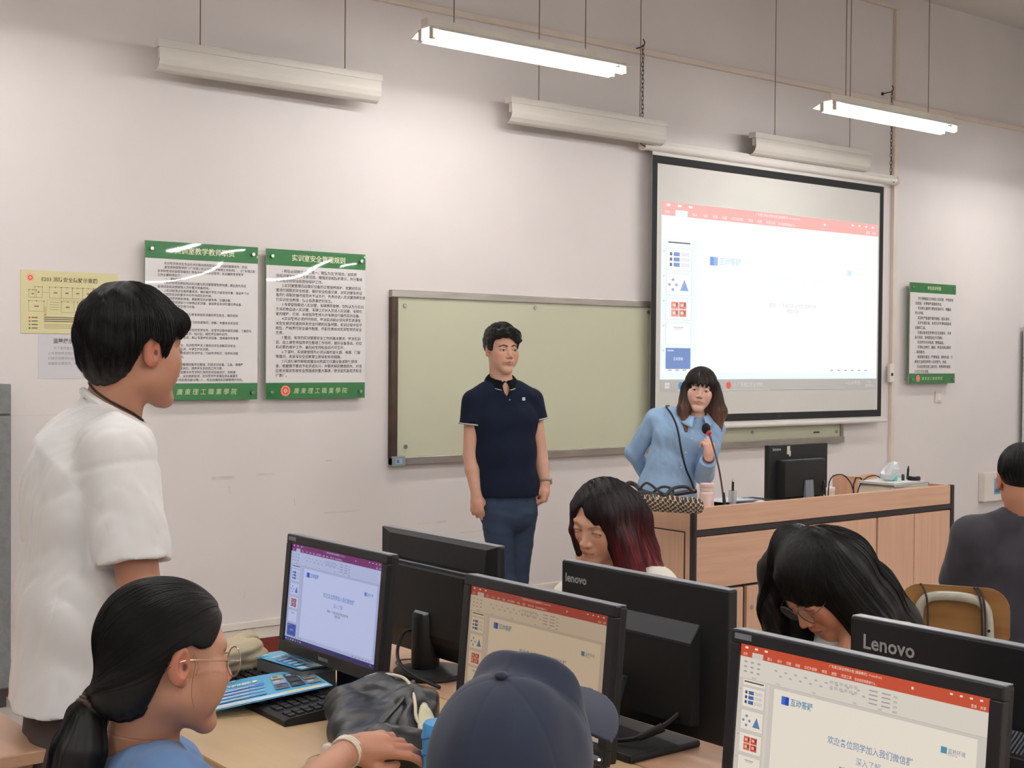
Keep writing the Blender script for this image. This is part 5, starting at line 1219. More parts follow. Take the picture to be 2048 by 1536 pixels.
    # bag strap across the chest
    st = MB(); st.tube([tuple(J(*a)) for a in ((1338, 812, .1), (1330, 812, .0), (1345, 830, -.075), (1356, 858, -.085), (1362, 900, -.075), (1372, 940, -.05), (1382, 960, -.02), (1390, 985, .03))], .0055, 6, smooth=2); obj('bag_strap', st, mat('strap_black', (22, 22, 28), .5), par, True, smooth=True)
    br = MB(); c = wrL-cu*.002; x = np.cross(cu, up+.3*A3(RT)); x /= np.linalg.norm(x); y = np.cross(cu, x)
    for k, off in enumerate((0, .007)): br.tube([tuple(c+cu*off+x*math.cos(q)*.027+y*math.sin(q)*.025) for q in [2*PI*j/16 for j in range(16)]], .0028, 6, closed=True)
    obj('bracelet', br, mat('bracelet', (92, 60, 52), .4), par, True, smooth=True)
woman_blue()
# ============================================================ woman with dyed red hair
M_cream = mat('cream_knit', (226, 222, 208), .85, var=.05, scale=12, bump=.4, bscale=500, sheen=.2)
def woman_red():
    D = 3.7; J = jointer(D); s = .95; M3 = headframe(-36, 22, -9); eye = J(1174, 1064, -.06); H = eye-s*(M3@A3((0, .08, .004))); Rb, Fb = bodyframe(-40); up = A3((0, 0, 1))
    par = person('seated woman with long dark red dyed hair and cream top looking down behind a monitor', (H[0], H[1], 0))
    nb = H+A3((0, 0, -.165))+A3(RT)*.03+A3(FW)*.03; shR, shL = J(1143, 1203, .06), J(1312, 1176, -.04); elR, elL = shR-up*.24+Fb*.08, shL-up*.24+Fb*.08; wrR, wrL = elR+Fb*.2-up*.0-Rb*.05, elL+Fb*.2+Rb*.05
    def skin(P):
        d = s*head_sdf((P-H)@M3/s, jaw=.94, eyeopen=.25); d = smin(d, neck_sdf(P, H, M3, nb, .044), .018); d = smin(d, cap(P, nb, nb-up*.12, .045, .065), .03)
        for a, b, c in ((shR, elR, wrR), (shL, elL, wrL)): d = smin(d, chain(P, [a, b, c], [.036, .03, .022], .01), .02)
        d = smin(d, hand_sdf(P, wrR, Fb, up, 1, .5, .9), .01); return smin(d, hand_sdf(P, wrL, Fb, up, -1, .5, .9), .01)
    lo, hi = bbox([shR, shL, wrR+Fb*.18, wrL+Fb*.18, elL, nb], .06)
    skin_body(par, skin, H, M3, s, lo, hi, (206, 162, 136), (), hb=.0055, fc=dict(browk=.35, lip=(178, 96, 92)))
    def top(P):
        d = slab(P, [(nb-up*.05, Rb, .13, .06), (nb-up*.13, Rb, .165, .1), (nb-up*.33, Rb, .14, .1), (nb-up*.52, Rb, .16, .13)], .03); d = smin(d, chain(P, [shR, nb-up*.03, shL], [.056, .06, .056]), .03)
        for a, b, c in ((shR, elR, wrR), (shL, elL, wrL)): d = smin(d, chain(P, [a, b, b+(c-b)*.8], [.058, .048, .04], .02), .02)
        return np.maximum(d+.003*nz(P, 35), -(neck_sdf(P, H, M3, nb, .046)-.004))
    lo, hi = bbox([shR, shL, wrR, wrL, nb-up*.55], .14); sdf('cream_top', top, lo, hi, .007, M_cream, par)
    seated_legs(par, nb-up*.56, Rb, Fb, mat('dark_trousers', (40, 44, 58), .8, var=.1))
    A_, B_ = [J(1268, 1040, .03), J(1284, 1100, .02), J(1322, 1156, -.05)], [J(1152, 1010, -.0), J(1147, 1060, -.02), J(1158, 1108, -.03)]
    def hair(P):
        L = (P-H)@M3/s; d = ell(L, (0, -.014, .036), (.084, .1, .083)); face = smin(ell(L, (.004, .115, -.035), (.052, .085, .095)), ell(L, (.02, .1, .03), (.022, .07, .05)), .015); d = smax(d, -face, .006)*s
        d = smin(d, chain(P, [J(1232, 1030, -.02), J(1244, 1085, -.045), J(1262, 1150, -.06)], [.05, .036, .04], .02), .02)
        d = smin(d, chain(P, [J(1250, 1020, .02)]+A_, [.058, .046, .04, .02], .03), .03); d = smin(d, chain(P, [J(1235, 1060, .06), J(1252, 1150, .05)], [.07, .075]), .03)
        d = smin(d, chain(P, [J(1196, 1000, -.06), J(1214, 1035, -.075), J(1228, 1072, -.07), J(1236, 1110, -.06)], [.022, .02, .017, .012], .01), .02)
        d = smin(d, chain(P, [J(1164, 1000, .0)]+B_, [.016, .012, .011, .006], .01), .012)
        g = P@A3(RT); return d+.0007*np.sin(g*330+2*np.sin(P[:, 2]*12)+(P@A3(FW))*90)
    def hcol(P):
        g = P@A3(RT); z = P[:, 2]; t = np.clip((H[2]+.05-z)/.16, 0, 1); e = np.clip((g-(H@A3(RT)))/.1-.1, 0, 1); e = np.maximum(e*.9, np.clip((.02-(g-(H@A3(RT))+.09))/.03, 0, 1)); w = (np.clip(t*(.25+.75*e)+.25*np.sin(g*140+9*np.sin(z*11))*t, 0, 1))[:, None]
        return np.array(lin((26, 19, 22)), np.float32)*(1-w)+np.array(lin((118, 30, 36)), np.float32)*w
    ho = sdf('hair', hair, *bbox([H]+A_+B_+[J(1265, 1190, .1)], .12), .003, M_hairc, par, colf=hcol)
    rng = np.random.RandomState(4); th = rng.uniform(0, 2*PI, 1800); rr = rng.uniform(.0, .08, 1800); roots = H+s*(np.stack([rr*np.cos(th), rr*np.sin(th)-.01, np.full(1800, .11)], 1)@M3.T)
    strands('hair_strands', hair, roots, lambda P, t: np.tile(A3((0, 0, -1)), (len(P), 1))+A3(RT)*.25+(P-H)*2*(1-t), M_hairc, ho, n=30, step=.01, r=.0006, colf=hcol)
def seated_legs(par, hip, Rb, Fb, M, seat=.43):
    up = A3((0, 0, 1)); h = A3((hip[0], hip[1], seat+.1))
    def f(P):
        d = slab(P, [(h+up*.1, Rb, .15, .11), (h, Rb, .165, .12)], .03)
        for x in (-.09, .09):
            k = h-Rb*x*1.15+Fb*.4-up*.02; a = A3((k[0], k[1], .09))+Fb*.02; d = smin(d, chain(P, [h-Rb*x, k, a], [.088, .062, .048], .02), .02)
        return np.maximum(d, .06-P[:, 2])
    sdf('trousers', f, h-A3((.62, .62, .5)), h+A3((.62, .62, .25)), .012, M, par)
    k = A3((h[0], h[1], 0))+Fb*.44; leg_shoes(par, (k-Rb*.1, k+Rb*.1), Fb, None)
    n_ = STOOLS.pop(0)
    if n_: stool(h[0]-Fb[0]*.02, h[1]-Fb[1]*.02, n_)
STOOLS = ['plain wooden stool under the red haired woman', 'plain wooden stool under the woman bent over with glasses', None, 'plain wooden stool under the girl with the ponytail', 'plain wooden stool under the person in the navy cap']
woman_red()
# ============================================================ woman bent over, long black hair, glasses
def glasses(par, H, M3, s, M, lensM, r=.024, round_=True, name='spectacles'):
    f = lambda v: Vector(H+s*(M3@A3(v))); root = MB(); z0 = .002; y0 = .096
    for sx in (-1, 1):
        root.tube([f((sx*.033+r*math.cos(q), y0-.004*math.cos(q)*sx*0, z0+r*.92*math.sin(q))) for q in [2*PI*k/24 for k in range(24)]], .0011*s, 6, closed=True)
        root.tube([f((sx*(.033+r), y0-.001, z0+.005)), f((sx*.071, y0-.012, z0+.007)), f((sx*.077, .04, z0+.007)), f((sx*.08, -.005, z0+.008)), f((sx*.078, -.03, z0-.006))], .001*s, 6, smooth=2)
    root.tube([f((-.010, y0, z0+.006)), f((0, y0+.003, z0+.010)), f((.010, y0, z0+.006))], .0011*s, 6, smooth=1)
    o = obj(name, root, M, par, True, smooth=True)
    for sx in (-1, 1):
        l = MB(); l.cyl(f((sx*.033, y0-.001, z0)), f((sx*.033, y0+.0005, z0)), r*.96*s, seg=24); lo_ = obj('lens', l, lensM, o); 
    return o
M_gold = mat('wire_gold', (190, 168, 140), .25, metal=.9); M_lens = mat('lens', (235, 240, 245), .03, alpha=.07, var=0, spec=.6)
def woman_bent():
    D = 3.0; J = jointer(D); s = .96; M3 = headframe(-62, 44, 6); eye = J(1602, 1218, -.03); H = eye-s*(M3@A3((0, .08, .004))); Rb, Fb = bodyframe(-75); up = A3((0, 0, 1)); rt, fw = A3(RT), A3(FW)
    par = person('seated woman bent far forward, long black hair, wire glasses, behind the nearest screen', (H[0], H[1], 0))
    nb = H-s*M3[:, 2]*.12+rt*.09+up*-.04; sc = nb-up*.11+rt*.06; shR, shL = sc+Rb*.17-up*.02, sc-Rb*.17-up*.03; elL = shL-up*.2+Fb*.12; wrL = elL+Fb*.05+up*.13-rt*.05; elR = shR-up*.24+Fb*.1; wrR = elR+Fb*.2
    def skin(P):
        d = s*head_sdf((P-H)@M3/s, jaw=.95, eyeopen=.3); d = smin(d, cap(P, H-s*(M3@A3((0, .03, .045))), nb, .044, .05), .018); d = smin(d, cap(P, nb, sc, .05, .08), .03)
        for a, b, c in ((shR, elR, wrR), (shL, elL, wrL)): d = smin(d, chain(P, [a, b, c], [.036, .03, .022], .01), .02)
        d = smin(d, cap(P, J(1702, 1320, -.06), J(1700, 1262, -.04), .03, .022), .01)
        return smin(d, hand_sdf(P, wrR, Fb, up, 1, .5, .9), .01)
    lo, hi = bbox([shR, shL, wrR+Fb*.15, wrL, elL, nb, J(1700, 1320, -.06)], .08)
    skin_body(par, skin, H, M3, s, lo, hi, (196, 140, 112), (), hb=.0055, fc=dict(browk=.6, lip=(170, 86, 82)))
    glasses(par, H, M3, s, mat('wire_dark', (90, 88, 90), .3, metal=.6), M_lens)
    def top(P):
        hip = sc+rt*.12-up*.42+Fb*-.1
        d = slab(P, [(sc, Rb, .14, .08), (sc*.6+hip*.4, Rb, .16, .11), (hip, Rb, .17, .14)], .03); d = smin(d, chain(P, [shR, sc, shL], [.058, .06, .058]), .03)
        for a, b, c in ((shR, elR, wrR), (shL, elL, wrL)): d = smin(d, chain(P, [a, b], [.06, .05], .02), .02)
        d = smin(d, cap(P, J(1668, 1300, .02), J(1668, 1285, .03), .055, .045), .03)
        return np.maximum(d+.003*nz(P, 35), -(cap(P, H-s*(M3@A3((0, .03, .045))), nb, .05)))
    lo, hi = bbox([shR, shL, elR, elL, sc+rt*.12-up*.5-Fb*.1, J(1668, 1300, 0)], .16); sdf('pale_blouse', top, lo, hi, .007, mat('pale_blouse', (186, 192, 184), .85, var=.05, bump=.3), par)
    seated_legs(par, sc+rt*.12-Fb*.1-up*.4, Rb, Fb, mat('dark_trousers', (40, 44, 58), .8, var=.1))
    A_ = [J(1680, 1130, -.03), J(1740, 1190, .0), J(1800, 1250, .05), J(1850, 1300, .1)]; B_ = [J(1548, 1140, .1), J(1543, 1215, .1), J(1556, 1290, .09), J(1560, 1330, .09)]
    def hair(P):
        L = (P-H)@M3/s; d = ell(L, (0, -.014, .036), (.089, .105, .088)); d = smax(d, -ell(L, (0.01, .12, -.045), (.06, .085, .095)), .006)*s
        d = smin(d, chain(P, [J(1645, 1122, -.02)]+A_, [.062, .07, .058, .045, .02], .03), .03); d = smin(d, chain(P, [J(1655, 1140, .05), J(1720, 1195, .08), J(1790, 1265, .1)], [.085, .085, .06], .03), .03)
        d = smin(d, chain(P, [J(1690, 1180, -.07), J(1745, 1260, -.05), J(1765, 1330, -.03)], [.05, .045, .035], .02), .03)
        d = smin(d, chain(P, [J(1590, 1100, .05)]+B_, [.06, .035, .03, .026, .02], .02), .02)
        d = smin(d, cap(P, J(1590, 1240, .13), J(1600, 1340, .13), .045, .06), .02)
        q = (P-H)@M3; ang = np.arctan2(q[:, 0], -q[:, 1]); return d+.0006*np.sin((P@(up*.6+rt*.8))*300+ang*6)
    ho = sdf('hair', hair, *bbox([H]+A_+B_+[J(1600, 1340, .13), J(1740, 1340, 0)], .1), .003, M_hair, par)
    rng = np.random.RandomState(5); th = rng.uniform(0, 2*PI, 4400); rr = rng.uniform(.0, .085, 4400); roots = H+s*(np.stack([rr*np.cos(th), rr*np.sin(th)-.02, np.full(4400, .12)], 1)@M3.T)
    Hr = H@rt
    def dr(P, t): x = (P@rt-Hr)[:, None]; return np.tile(-up, (len(P), 1))*.8+rt*np.clip(x*9+.3, -.5, 1.0)
    strands('hair_strands', hair, roots, dr, M_hair, ho, n=34, step=.0105, r=.00045)
woman_bent()
# ============================================================ man in dark grey at the right edge, from behind
def man_grey():
    D = 4.7; J = jointer(D); s = 1.0; M3 = headframe(168, 4, 0); H = J(2044, 962); Rb, Fb = bodyframe(172); up = A3((0, 0, 1))
    par = person('man in dark grey T-shirt with short black hair seen from behind at the right edge', (H[0], H[1], 0))
    nb = J(2048, 1022); shR, shL = J(2146, 1076), J(1946, 1076); elL = J(1925, 1160, .1); elR = J(2160, 1170, .1); wrL, wrR = elL+Fb*.22+Rb*.05, elR+Fb*.22-Rb*.05
    def skin(P):
        d = s*head_sdf((P-H)@M3/s); d = smin(d, neck_sdf(P, H, M3, nb, .056), .02); d = smin(d, cap(P, nb, nb-up*.12, .045, .065), .03)
        for a, b, c in ((shR, elR, wrR), (shL, elL, wrL)): d = smin(d, chain(P, [a, b, c], [.045, .038, .027], .01), .02)
        d = smin(d, hand_sdf(P, wrR, Fb, up, -1, .5, 1), .01); return smin(d, hand_sdf(P, wrL, Fb, up, 1, .5, 1), .01)
    lo, hi = bbox([shR, shL, wrR+Fb*.18, wrL+Fb*.18, nb], .08); skin_body(par, skin, H, M3, s, lo, hi, (196, 140, 112), (), hb=.008, hh=.003)
    def tee(P):
        d = slab(P, [(nb-up*.07, Rb, .12, .07), (nb-up*.17, Rb, .19, .12), (nb-up*.36, Rb, .2, .13), (nb-up*.62, Rb, .21, .15)], .03); d = smin(d, chain(P, [shR, nb-up*.03, shL], [.062, .064, .062]), .04)
        for a, b in ((shR, elR), (shL, elL)): q = (b-a)/np.linalg.norm(b-a); d = smin(d, np.maximum(cap(P, a, b, .078, .08), (P-a)@q-.21), .025)
        d = d+.005*nz(P@np.array([[1, .4, 0], [0, 1, .3], [.3, 0, .6]], np.float32), 20)+.002*nz(P, 50, 1); return np.maximum(d, -(neck_sdf(P, H, M3, nb+up*.0, .056)-.004))
    lo, hi = bbox([shR, shL, elR, elL, nb-up*.66], .17); sdf('grey_t_shirt', tee, lo, hi, .008, cloth('grey_tee', (54, 53, 60), .12), par)
    seated_legs(par, nb-up*.62, Rb, Fb, mat('dark_trousers', (40, 44, 58), .8, var=.1))
    def hair(P):
        L = (P-H)@M3/s; d = short_hair(L, -.002, zb=((-.12, -.05), (-.05, -.048), (-.03, .02), (.02, .02), (.05, .06), (.1, .07)), c=(0, -.02, .044)); return s*(d+.0003*nz(L, 300))
    ho = sdf('hair', hair, H-.15, H+.16, .003, M_hair, par)
    rng = np.random.RandomState(12); N_ = 1500; th = rng.uniform(0, 2*PI, N_); rr = rng.uniform(0, .085, N_); roots = H+s*(np.stack([rr*np.cos(th), rr*np.sin(th)-.03, np.full(N_, .13)], 1)@M3.T); cr = H+s*(M3@A3((0, -.03, .13)))
    strands('hair_strands', hair, roots, lambda P, t: (P-cr)*6-up*(.3+.9*t), M_hair, ho, n=16, step=.009, r=.0006, jit=.002)
man_grey()
# ============================================================ man in the white T-shirt, standing at the left
M_white_t = mat('white_cotton', (226, 225, 223), .85, var=.03, scale=8, sheen=.1, crease=.010, crs=6)
def man_white():
    D = 2.92; J = jointer(D); s = 1.05; M3 = headframe(137, 3, 2); R_, F_, U_ = M3.T; H = J(303, 703, -.075)-s*(R_*.078-F_*.012); Rb, Fb = bodyframe(106); up = A3((0, 0, 1))
    par = person('man in loose white T-shirt standing at the left, back turned, neck cord', (H[0], H[1], 0))
    nb = J(222, 830, .0); shR, shL = J(236, 900, -.175), J(205, 895, .18); elR = J(282, 1190, -.2); wrR = elR-Fb*.02-up*.24; elL = J(225, 1150, .26); wrL = elL-Fb*.02-up*.23
    def skin(P):
        d = s*head_sdf((P-H)@M3/s, cheek=.2); d = smin(d, cap(P, H-s*(M3@A3((0, .03, .05))), nb, .056, .062), .02); d = smin(d, cap(P, nb, nb-up*.1, .05, .07), .03)
        for a, b, c in ((shR, elR, wrR), (shL, elL, wrL)): d = smin(d, chain(P, [a, b, c], [.05, .042, .028], .01), .02)
        d = smin(d, hand_sdf(P, wrR, Fb*.3-up, Rb, -1, .7, 1), .012); return smin(d, hand_sdf(P, wrL, Fb*.3-up, -Rb, 1, .7, 1), .012)
    lo, hi = bbox([shR, shL, wrR-up*.2, wrL-up*.2, nb, elR], .09); skin_body(par, skin, H, M3, s, lo, hi, (178, 128, 104), (), hb=.006)
    eyes(par, H, M3, s)
    cR = J(268, 1121, -.205)
    def tee(P):
        secs = [(J(214, 884), Rb, .15, .07), (J(192, 925), Rb, .2, .12), (J(182, 1000), Rb, .2, .13), (J(172, 1200), Rb, .205, .132), (J(160, 1440), Rb, .215, .15)]
        d = slab(P, secs, .04); d = smin(d, chain(P, [shR-up*.006, nb-up*.045, shL-up*.006], [.062, .05, .062]), .04)
        a = shR; q = (cR-a)/np.linalg.norm(cR-a); t = cap(P, a, cR+q*.1, .072, .07); t = np.maximum(t, (P-cR)@q+.25*((P-cR)@Fb)*-.4); t = np.maximum(t, -np.maximum(cap(P, a+q*.1, cR+q*.2, .058), -((P-cR)@q+.03))); d = smin(d, t, .016)
        q2 = J(225, 1100, .24); d = smin(d, cap(P, shL, q2, .07, .07), .02)
        d = d+.0045*nz(P@np.array([[1, .2, .1], [0, 1, .2], [.3, .2, .28]], np.float32), 14)-.0055*np.abs(nz(P@np.array([[1, 0, .5], [0, 1, .3], [.3, .6, .6]], np.float32), 26, 2))-.004*np.abs(nz(P@np.array([[1, .5, .2], [.4, 1, .8], [.1, .3, .5]], np.float32), 60, 5))
        seam = np.abs((P-shR)@q-.035); d = d+.003*np.exp(-(seam/.006)**2)*(cap(P, a, cR, .1) < 0)
        d = np.maximum(d, J(100, 1428, -.19)[2]+.012*np.sin((P@Fb)*14+1)-P[:, 2]); d = smin(d, cap(P, nb-up*.04, nb+(H-nb)/np.linalg.norm(H-nb)*.07, .078, .074), .03); d = np.maximum(d, (P-nb)@(up*.86+Fb*.5)-.022)
        return np.maximum(d, -(cap(P, H-s*(M3@A3((0, .03, .05))), nb+up*.0+Fb*.006, .062, .068)))
    lo, hi = bbox([shR, shL, cR, J(160, 1450)], .2); sh_ = sdf('white_t_shirt', tee, lo, hi, .0055, M_white_t, par)
    # neck cord
    c = MB(); ax = (nb-(H-U_*.06)); ax = ax/np.linalg.norm(ax); cc_ = nb+Fb*.004; fwd = Fb-ax*(Fb@ax); fwd /= np.linalg.norm(fwd); sd = np.cross(ax, fwd)
    pts = onto([nb+Fb*math.cos(q)*.075+Rb*math.sin(q)*.072+up*(.034-.62*.075*math.cos(q)) for q in [2*PI*k/32 for k in range(32)]], skin, .002); c.tube([tuple(p) for p in pts], .0026, 6, closed=True)
    pts = onto([nb+Fb*math.cos(q)*.08+Rb*math.sin(q)*.075+up*(.016-.6*.075*math.cos(q)) for q in [2*PI*k/32 for k in range(32)]], skin, .0075); rb = MB(); rb.tube([tuple(p) for p in pts], .0085, 8, closed=True); obj('neck_rib', rb, M_white_t, sh_, True, smooth=True).matrix_parent_inverse = Matrix.Identity(4)
    obj('neck_cord', c, mat('cord_black', (20, 16, 16), .6), par, True, smooth=True)
    def hair(P):
        L = (P-H)@M3/s; d = ell(L, (0, -.02, .04), (.089, .109, .098)); d = smin(d, ell(L, (0, -.07, -.01), (.066, .045, .07)), .03)
        zb = np.interp(L[:, 1], [-.14, -.05, -.042, -.034, .008, .012, .02, .03, .034, .05, .1], [-.085, -.078, -.02, .022, .026, .02, -.012, -.014, .012, .032, .05]); d = smax(d, zb-L[:, 2]+.006*np.sin(L[:, 0]*200+L[:, 1]*160), .006)
        d = smin(d, cap(L, (.045, .062, .06), (-.02, .074, .055), .026, .024), .02)
        return s*(d+.0022*nz(L, 80)+.001*nz(L, 200, 1))
    ho = sdf('hair', hair, H-.17, H+.18, .0025, M_hair, par)
    rng = np.random.RandomState(6); N_ = 4600; th = rng.uniform(0, 2*PI, N_); rr = rng.uniform(0, .09, N_); roots = H+s*(np.stack([rr*np.cos(th), rr*np.sin(th)-.04, np.full(N_, .13)], 1)@M3.T)
    cr = H+s*(M3@A3((0, -.05, .13)))
    strands('hair_strands', hair, roots, lambda P, t: (P-cr)*6-up*(.4+.9*t)+.25*np.stack([nz(P, 30, k) for k in (1, 2, 3)], 1), M_hair, ho, n=22, step=.0092, r=.0005, jit=.003)
    hp = J(165, 1400)
    def tr(P):
        d = slab(P, [(hp, Rb, .16, .12), (hp-up*.1, Rb, .17, .125)], .02)
        for x, dy in ((-.09, .03), (.09, -.03)): d = smin(d, chain(P, [hp-up*.1-Rb*x, hp-up*.42-Rb*x+Fb*dy, A3((hp[0], hp[1], .1))-Rb*x+Fb*dy], [.1, .08, .075], .02), .03)
        return np.maximum(d+.006*nz(P, 22), .05-P[:, 2])
    sdf('trousers', tr, hp-A3((.35, .35, hp[2]-.02)), hp+A3((.35, .35, .2)), .011, mat('brown_trousers', (62, 52, 48), .85, var=.15), par); leg_shoes(par, (A3((hp[0], hp[1], 0))+Rb*.09-Fb*.03, A3((hp[0], hp[1], 0))-Rb*.09+Fb*.03), Fb, None)
man_white()
# ============================================================ girl with the ponytail, front left
def girl_tail():
    D = 2.0; J = jointer(D); s = .97; M3 = headframe(124, 8, -2); R_, F_, U_ = M3.T; H = J(358, 1332, .0)-s*(R_*.078-F_*.012); Rb, Fb = bodyframe(112); up = A3((0, 0, 1)); rt, fw = A3(RT), A3(FW)
    par = person('seated girl with black ponytail, round glasses and blue T-shirt at the front left', (H[0], H[1], 0))
    nb = J(282, 1500, .1); shR, shL = J(330, 1590, -.03), J(330, 1545, .3); elR = J(520, 1660, .12); wrR = J(698, 1500, .42); kn = J(808, 1480, .46)
    elL = shL-up*.26+Fb*.0; wrL = elL+Fb*.08-up*.2; hd = (J(800, 1485, .46), .115); n_ = -fw*.55+up*.75
    def skin(P):
        d = s*head_sdf((P-H)@M3/s, jaw=1.0, cheek=.7); d = smin(d, cap(P, H-s*(M3@A3((0, .026, .045))), nb, .047, .056), .02); d = smin(d, cap(P, nb, nb-up*.1, .045, .065), .03)
        d = smin(d, chain(P, [shR, elR, elR+(wrR-elR)*.35, wrR], [.042, .037, .036, .0235], .012), .02); d = smin(d, chain(P, [shL, elL, wrL], [.042, .036, .024], .01), .02)
        d = smin(d, hand_sdf(P, wrR, kn-wrR, n_, 1, curl=.45, thumb=.3, s=.92, curls=(.3, .36, .45, .5)), .012); return smin(d, hand_sdf(P, wrL, Fb, up, 1, .5, .9), .012)
    lo, hi = bbox([shR, shL, elR, wrR, wrL+Fb*.15, nb, elL], .07); skin_body(par, skin, H, M3, s, lo, hi, (182, 134, 110), (hd,), hb=.005, hh=.0018, hhand=.0026, fc=dict(browk=.7))
    eyes(par, H, M3, s); glasses(par, H, M3, s, M_gold, M_lens, r=.0255)
    def tee(P):
        d = slab(P, [(nb-up*.045, Rb, .14, .065), (nb-up*.15, Rb, .17, .11), (nb-up*.36, Rb, .16, .12), (nb-up*.56, Rb, .18, .14)], .03); d = smin(d, chain(P, [shR, nb-up*.02, shL], [.06, .058, .06]), .04)
        q = (elR-shR)/np.linalg.norm(elR-shR); d = smin(d, np.maximum(cap(P, shR, elR, .06, .058), (P-shR)@q-.13), .03); q2 = (elL-shL)/np.linalg.norm(elL-shL); d = smin(d, np.maximum(cap(P, shL, elL, .06, .058), (P-shL)@q2-.14), .03)
        return np.maximum(d+.004*nz(P@np.array([[1, .4, 0], [0, 1, .3], [.3, 0, .6]], np.float32), 26)+.0015*nz(P, 60, 1), -(cap(P, H-s*(M3@A3((0, .026, .045))), nb+up*.006, .056, .062)))
    lo, hi = bbox([shR, shL, elR, elL, nb-up*.6], .16); sdf('blue_t_shirt', tee, lo, hi, .0055, cloth('blue_tee', (92, 122, 164), .05), par)
    seated_legs(par, nb-up*.56, Rb, Fb, mat('dark_trousers', (40, 44, 58), .8, var=.1))
    tie = J(196, 1398, .045); T_ = [tie, J(172, 1440, .03), J(158, 1500, .02), J(142, 1580, .02), J(130, 1640, .02)]
    def hair(P):
        L = (P-H)@M3/s; d = ell(L, (0, -.018, .036), (.083, .103, .09)); d = smin(d, ell(L, (0, -.05, -.035), (.062, .05, .05)), .03)
        zb = np.interp(L[:, 1], [-.14, -.06, -.045, -.034, -.026, .006, .02, .04, .05, .062, .075, .1], [-.1, -.092, -.075, -.03, .02, .034, .028, .028, .04, .06, .08, .1]); d = smax(d, zb-L[:, 2], .006)*s
        e = smin(chain(P, [H-s*(M3@A3((0, .05, .0))), H-s*(M3@A3((0, .072, .055))), tie], [.058, .036, .017], .02), cap(P, H-s*(M3@A3((0, .05, .045))), tie, .042, .017), .02); d = smin(d, np.maximum(e, 0*e-1) if True else e, .02)
        d = smin(d, chain(P, T_, [.015, .025, .036, .04, .03], .02), .004)
        q = (P-tie); g = np.arctan2((P-H)@U_+.02, (P-H)@R_)
        return d+.0008*nz(P-H, 60)+.0008*np.sin((P@rt)*330+2*np.sin(P[:, 2]*18))*(q@up <= 0)
    ho = sdf('hair', hair, *bbox([H]+T_, .12), .0024, M_hair, par)
    rng = np.random.RandomState(8); N_ = 5200; a = rng.uniform(-.06, .1, N_); b = rng.uniform(-1.2, 1.35, N_); roots = H+s*(np.stack([.09*np.sin(b), np.full(N_, .075)-.02*np.abs(np.sin(b)), .04+.085*np.cos(b)-.02], 1)@M3.T)
    tn = lambda P: (tie-P)/(_len(tie-P)[:, None]+.02)
    def dr(P, t): w = np.clip(((P-tie)@up+.01)/.03, 0, 1)[:, None]; return tn(P)*w+(np.tile(A3(T_[3]-T_[0]), (N_, 1))*4)*(1-w)-.35*F_*w
    strands('hair_strands', hair, roots, dr, M_hair, ho, n=44, step=.0105, r=.00032, jit=.0016)
    wb = MB(); q = T_[1]-T_[0]; q = q/np.linalg.norm(q); x = np.cross(q, up); x /= np.linalg.norm(x); y = np.cross(q, x)
    for k in range(3): wb.tube([tuple(tie+q*(.003+.006*k)+x*math.cos(a_)*(.021+.0015*k)+y*math.sin(a_)*(.021+.0015*k)) for a_ in [2*PI*j/18 for j in range(18)]], .0042, 6, closed=True)
    obj('hair_tie', wb, mat('tie_brown', (72, 46, 34), .7), par, True, smooth=True)
    # loose strands in front of the ear and at the nape
    ls = MB()
    for pts in ([(385, 1310), (392, 1330), (384, 1360), (383, 1395), (388, 1415)], [(388, 1306), (398, 1332), (392, 1352)]):
        dd = -.075 if pts[0][0] < 400 else .02; ls.tube([tuple(J(x_, y_, dd+(.04 if k_ > 2 and pts[0][0] > 360 else 0)*.3)) for k_, (x_, y_) in enumerate(pts)], .00022, 4, smooth=2)
    obj('loose_strands', ls, M_hair, par, True, kind='stuff')
    # white cord bracelet
    br = MB(); q = (wrR-elR)/np.linalg.norm(wrR-elR); c = wrR-q*.015; x = np.cross(q, up); x /= np.linalg.norm(x); y = np.cross(q, x)
    for k in range(3): br.tube([tuple(c+q*(.006*k)+x*math.cos(a_)*.0275+y*math.sin(a_)*.0275) for a_ in [2*PI*j/18 for j in range(18)]], .0026, 6, closed=True)
    obj('bracelet', br, mat('bracelet_white', (222, 214, 196), .6), par, True, smooth=True)
    # the blue thing held between thumb and fingers
    b0 = J(882, 1492, .47); t = thing('blue_holder', 'bright blue rounded plastic holder in the hand of the girl with the ponytail', 'holder', tuple(b0+A3((0, 0, -.06))))
    g = MB(); g.lathe((0, 0, 0), [(.03, 0), (.034, .004), (.034, .098), (.031, .104), (.02, .106)], 28); obj('shell', g, mat('holder_blue', (66, 146, 206), .4, var=.04), t, smooth=40)
    for k in range(3): g = MB(); g.tube([(.0345*math.cos(a_), .0345*math.sin(a_), .02+.03*k+.004*math.sin(a_*4)) for a_ in [2*PI*j/24 for j in range(24)]], .0022, 6, closed=True); obj('ridge', g, mat('holder_dark', (40, 108, 176), .4), t, smooth=True)
girl_tail()
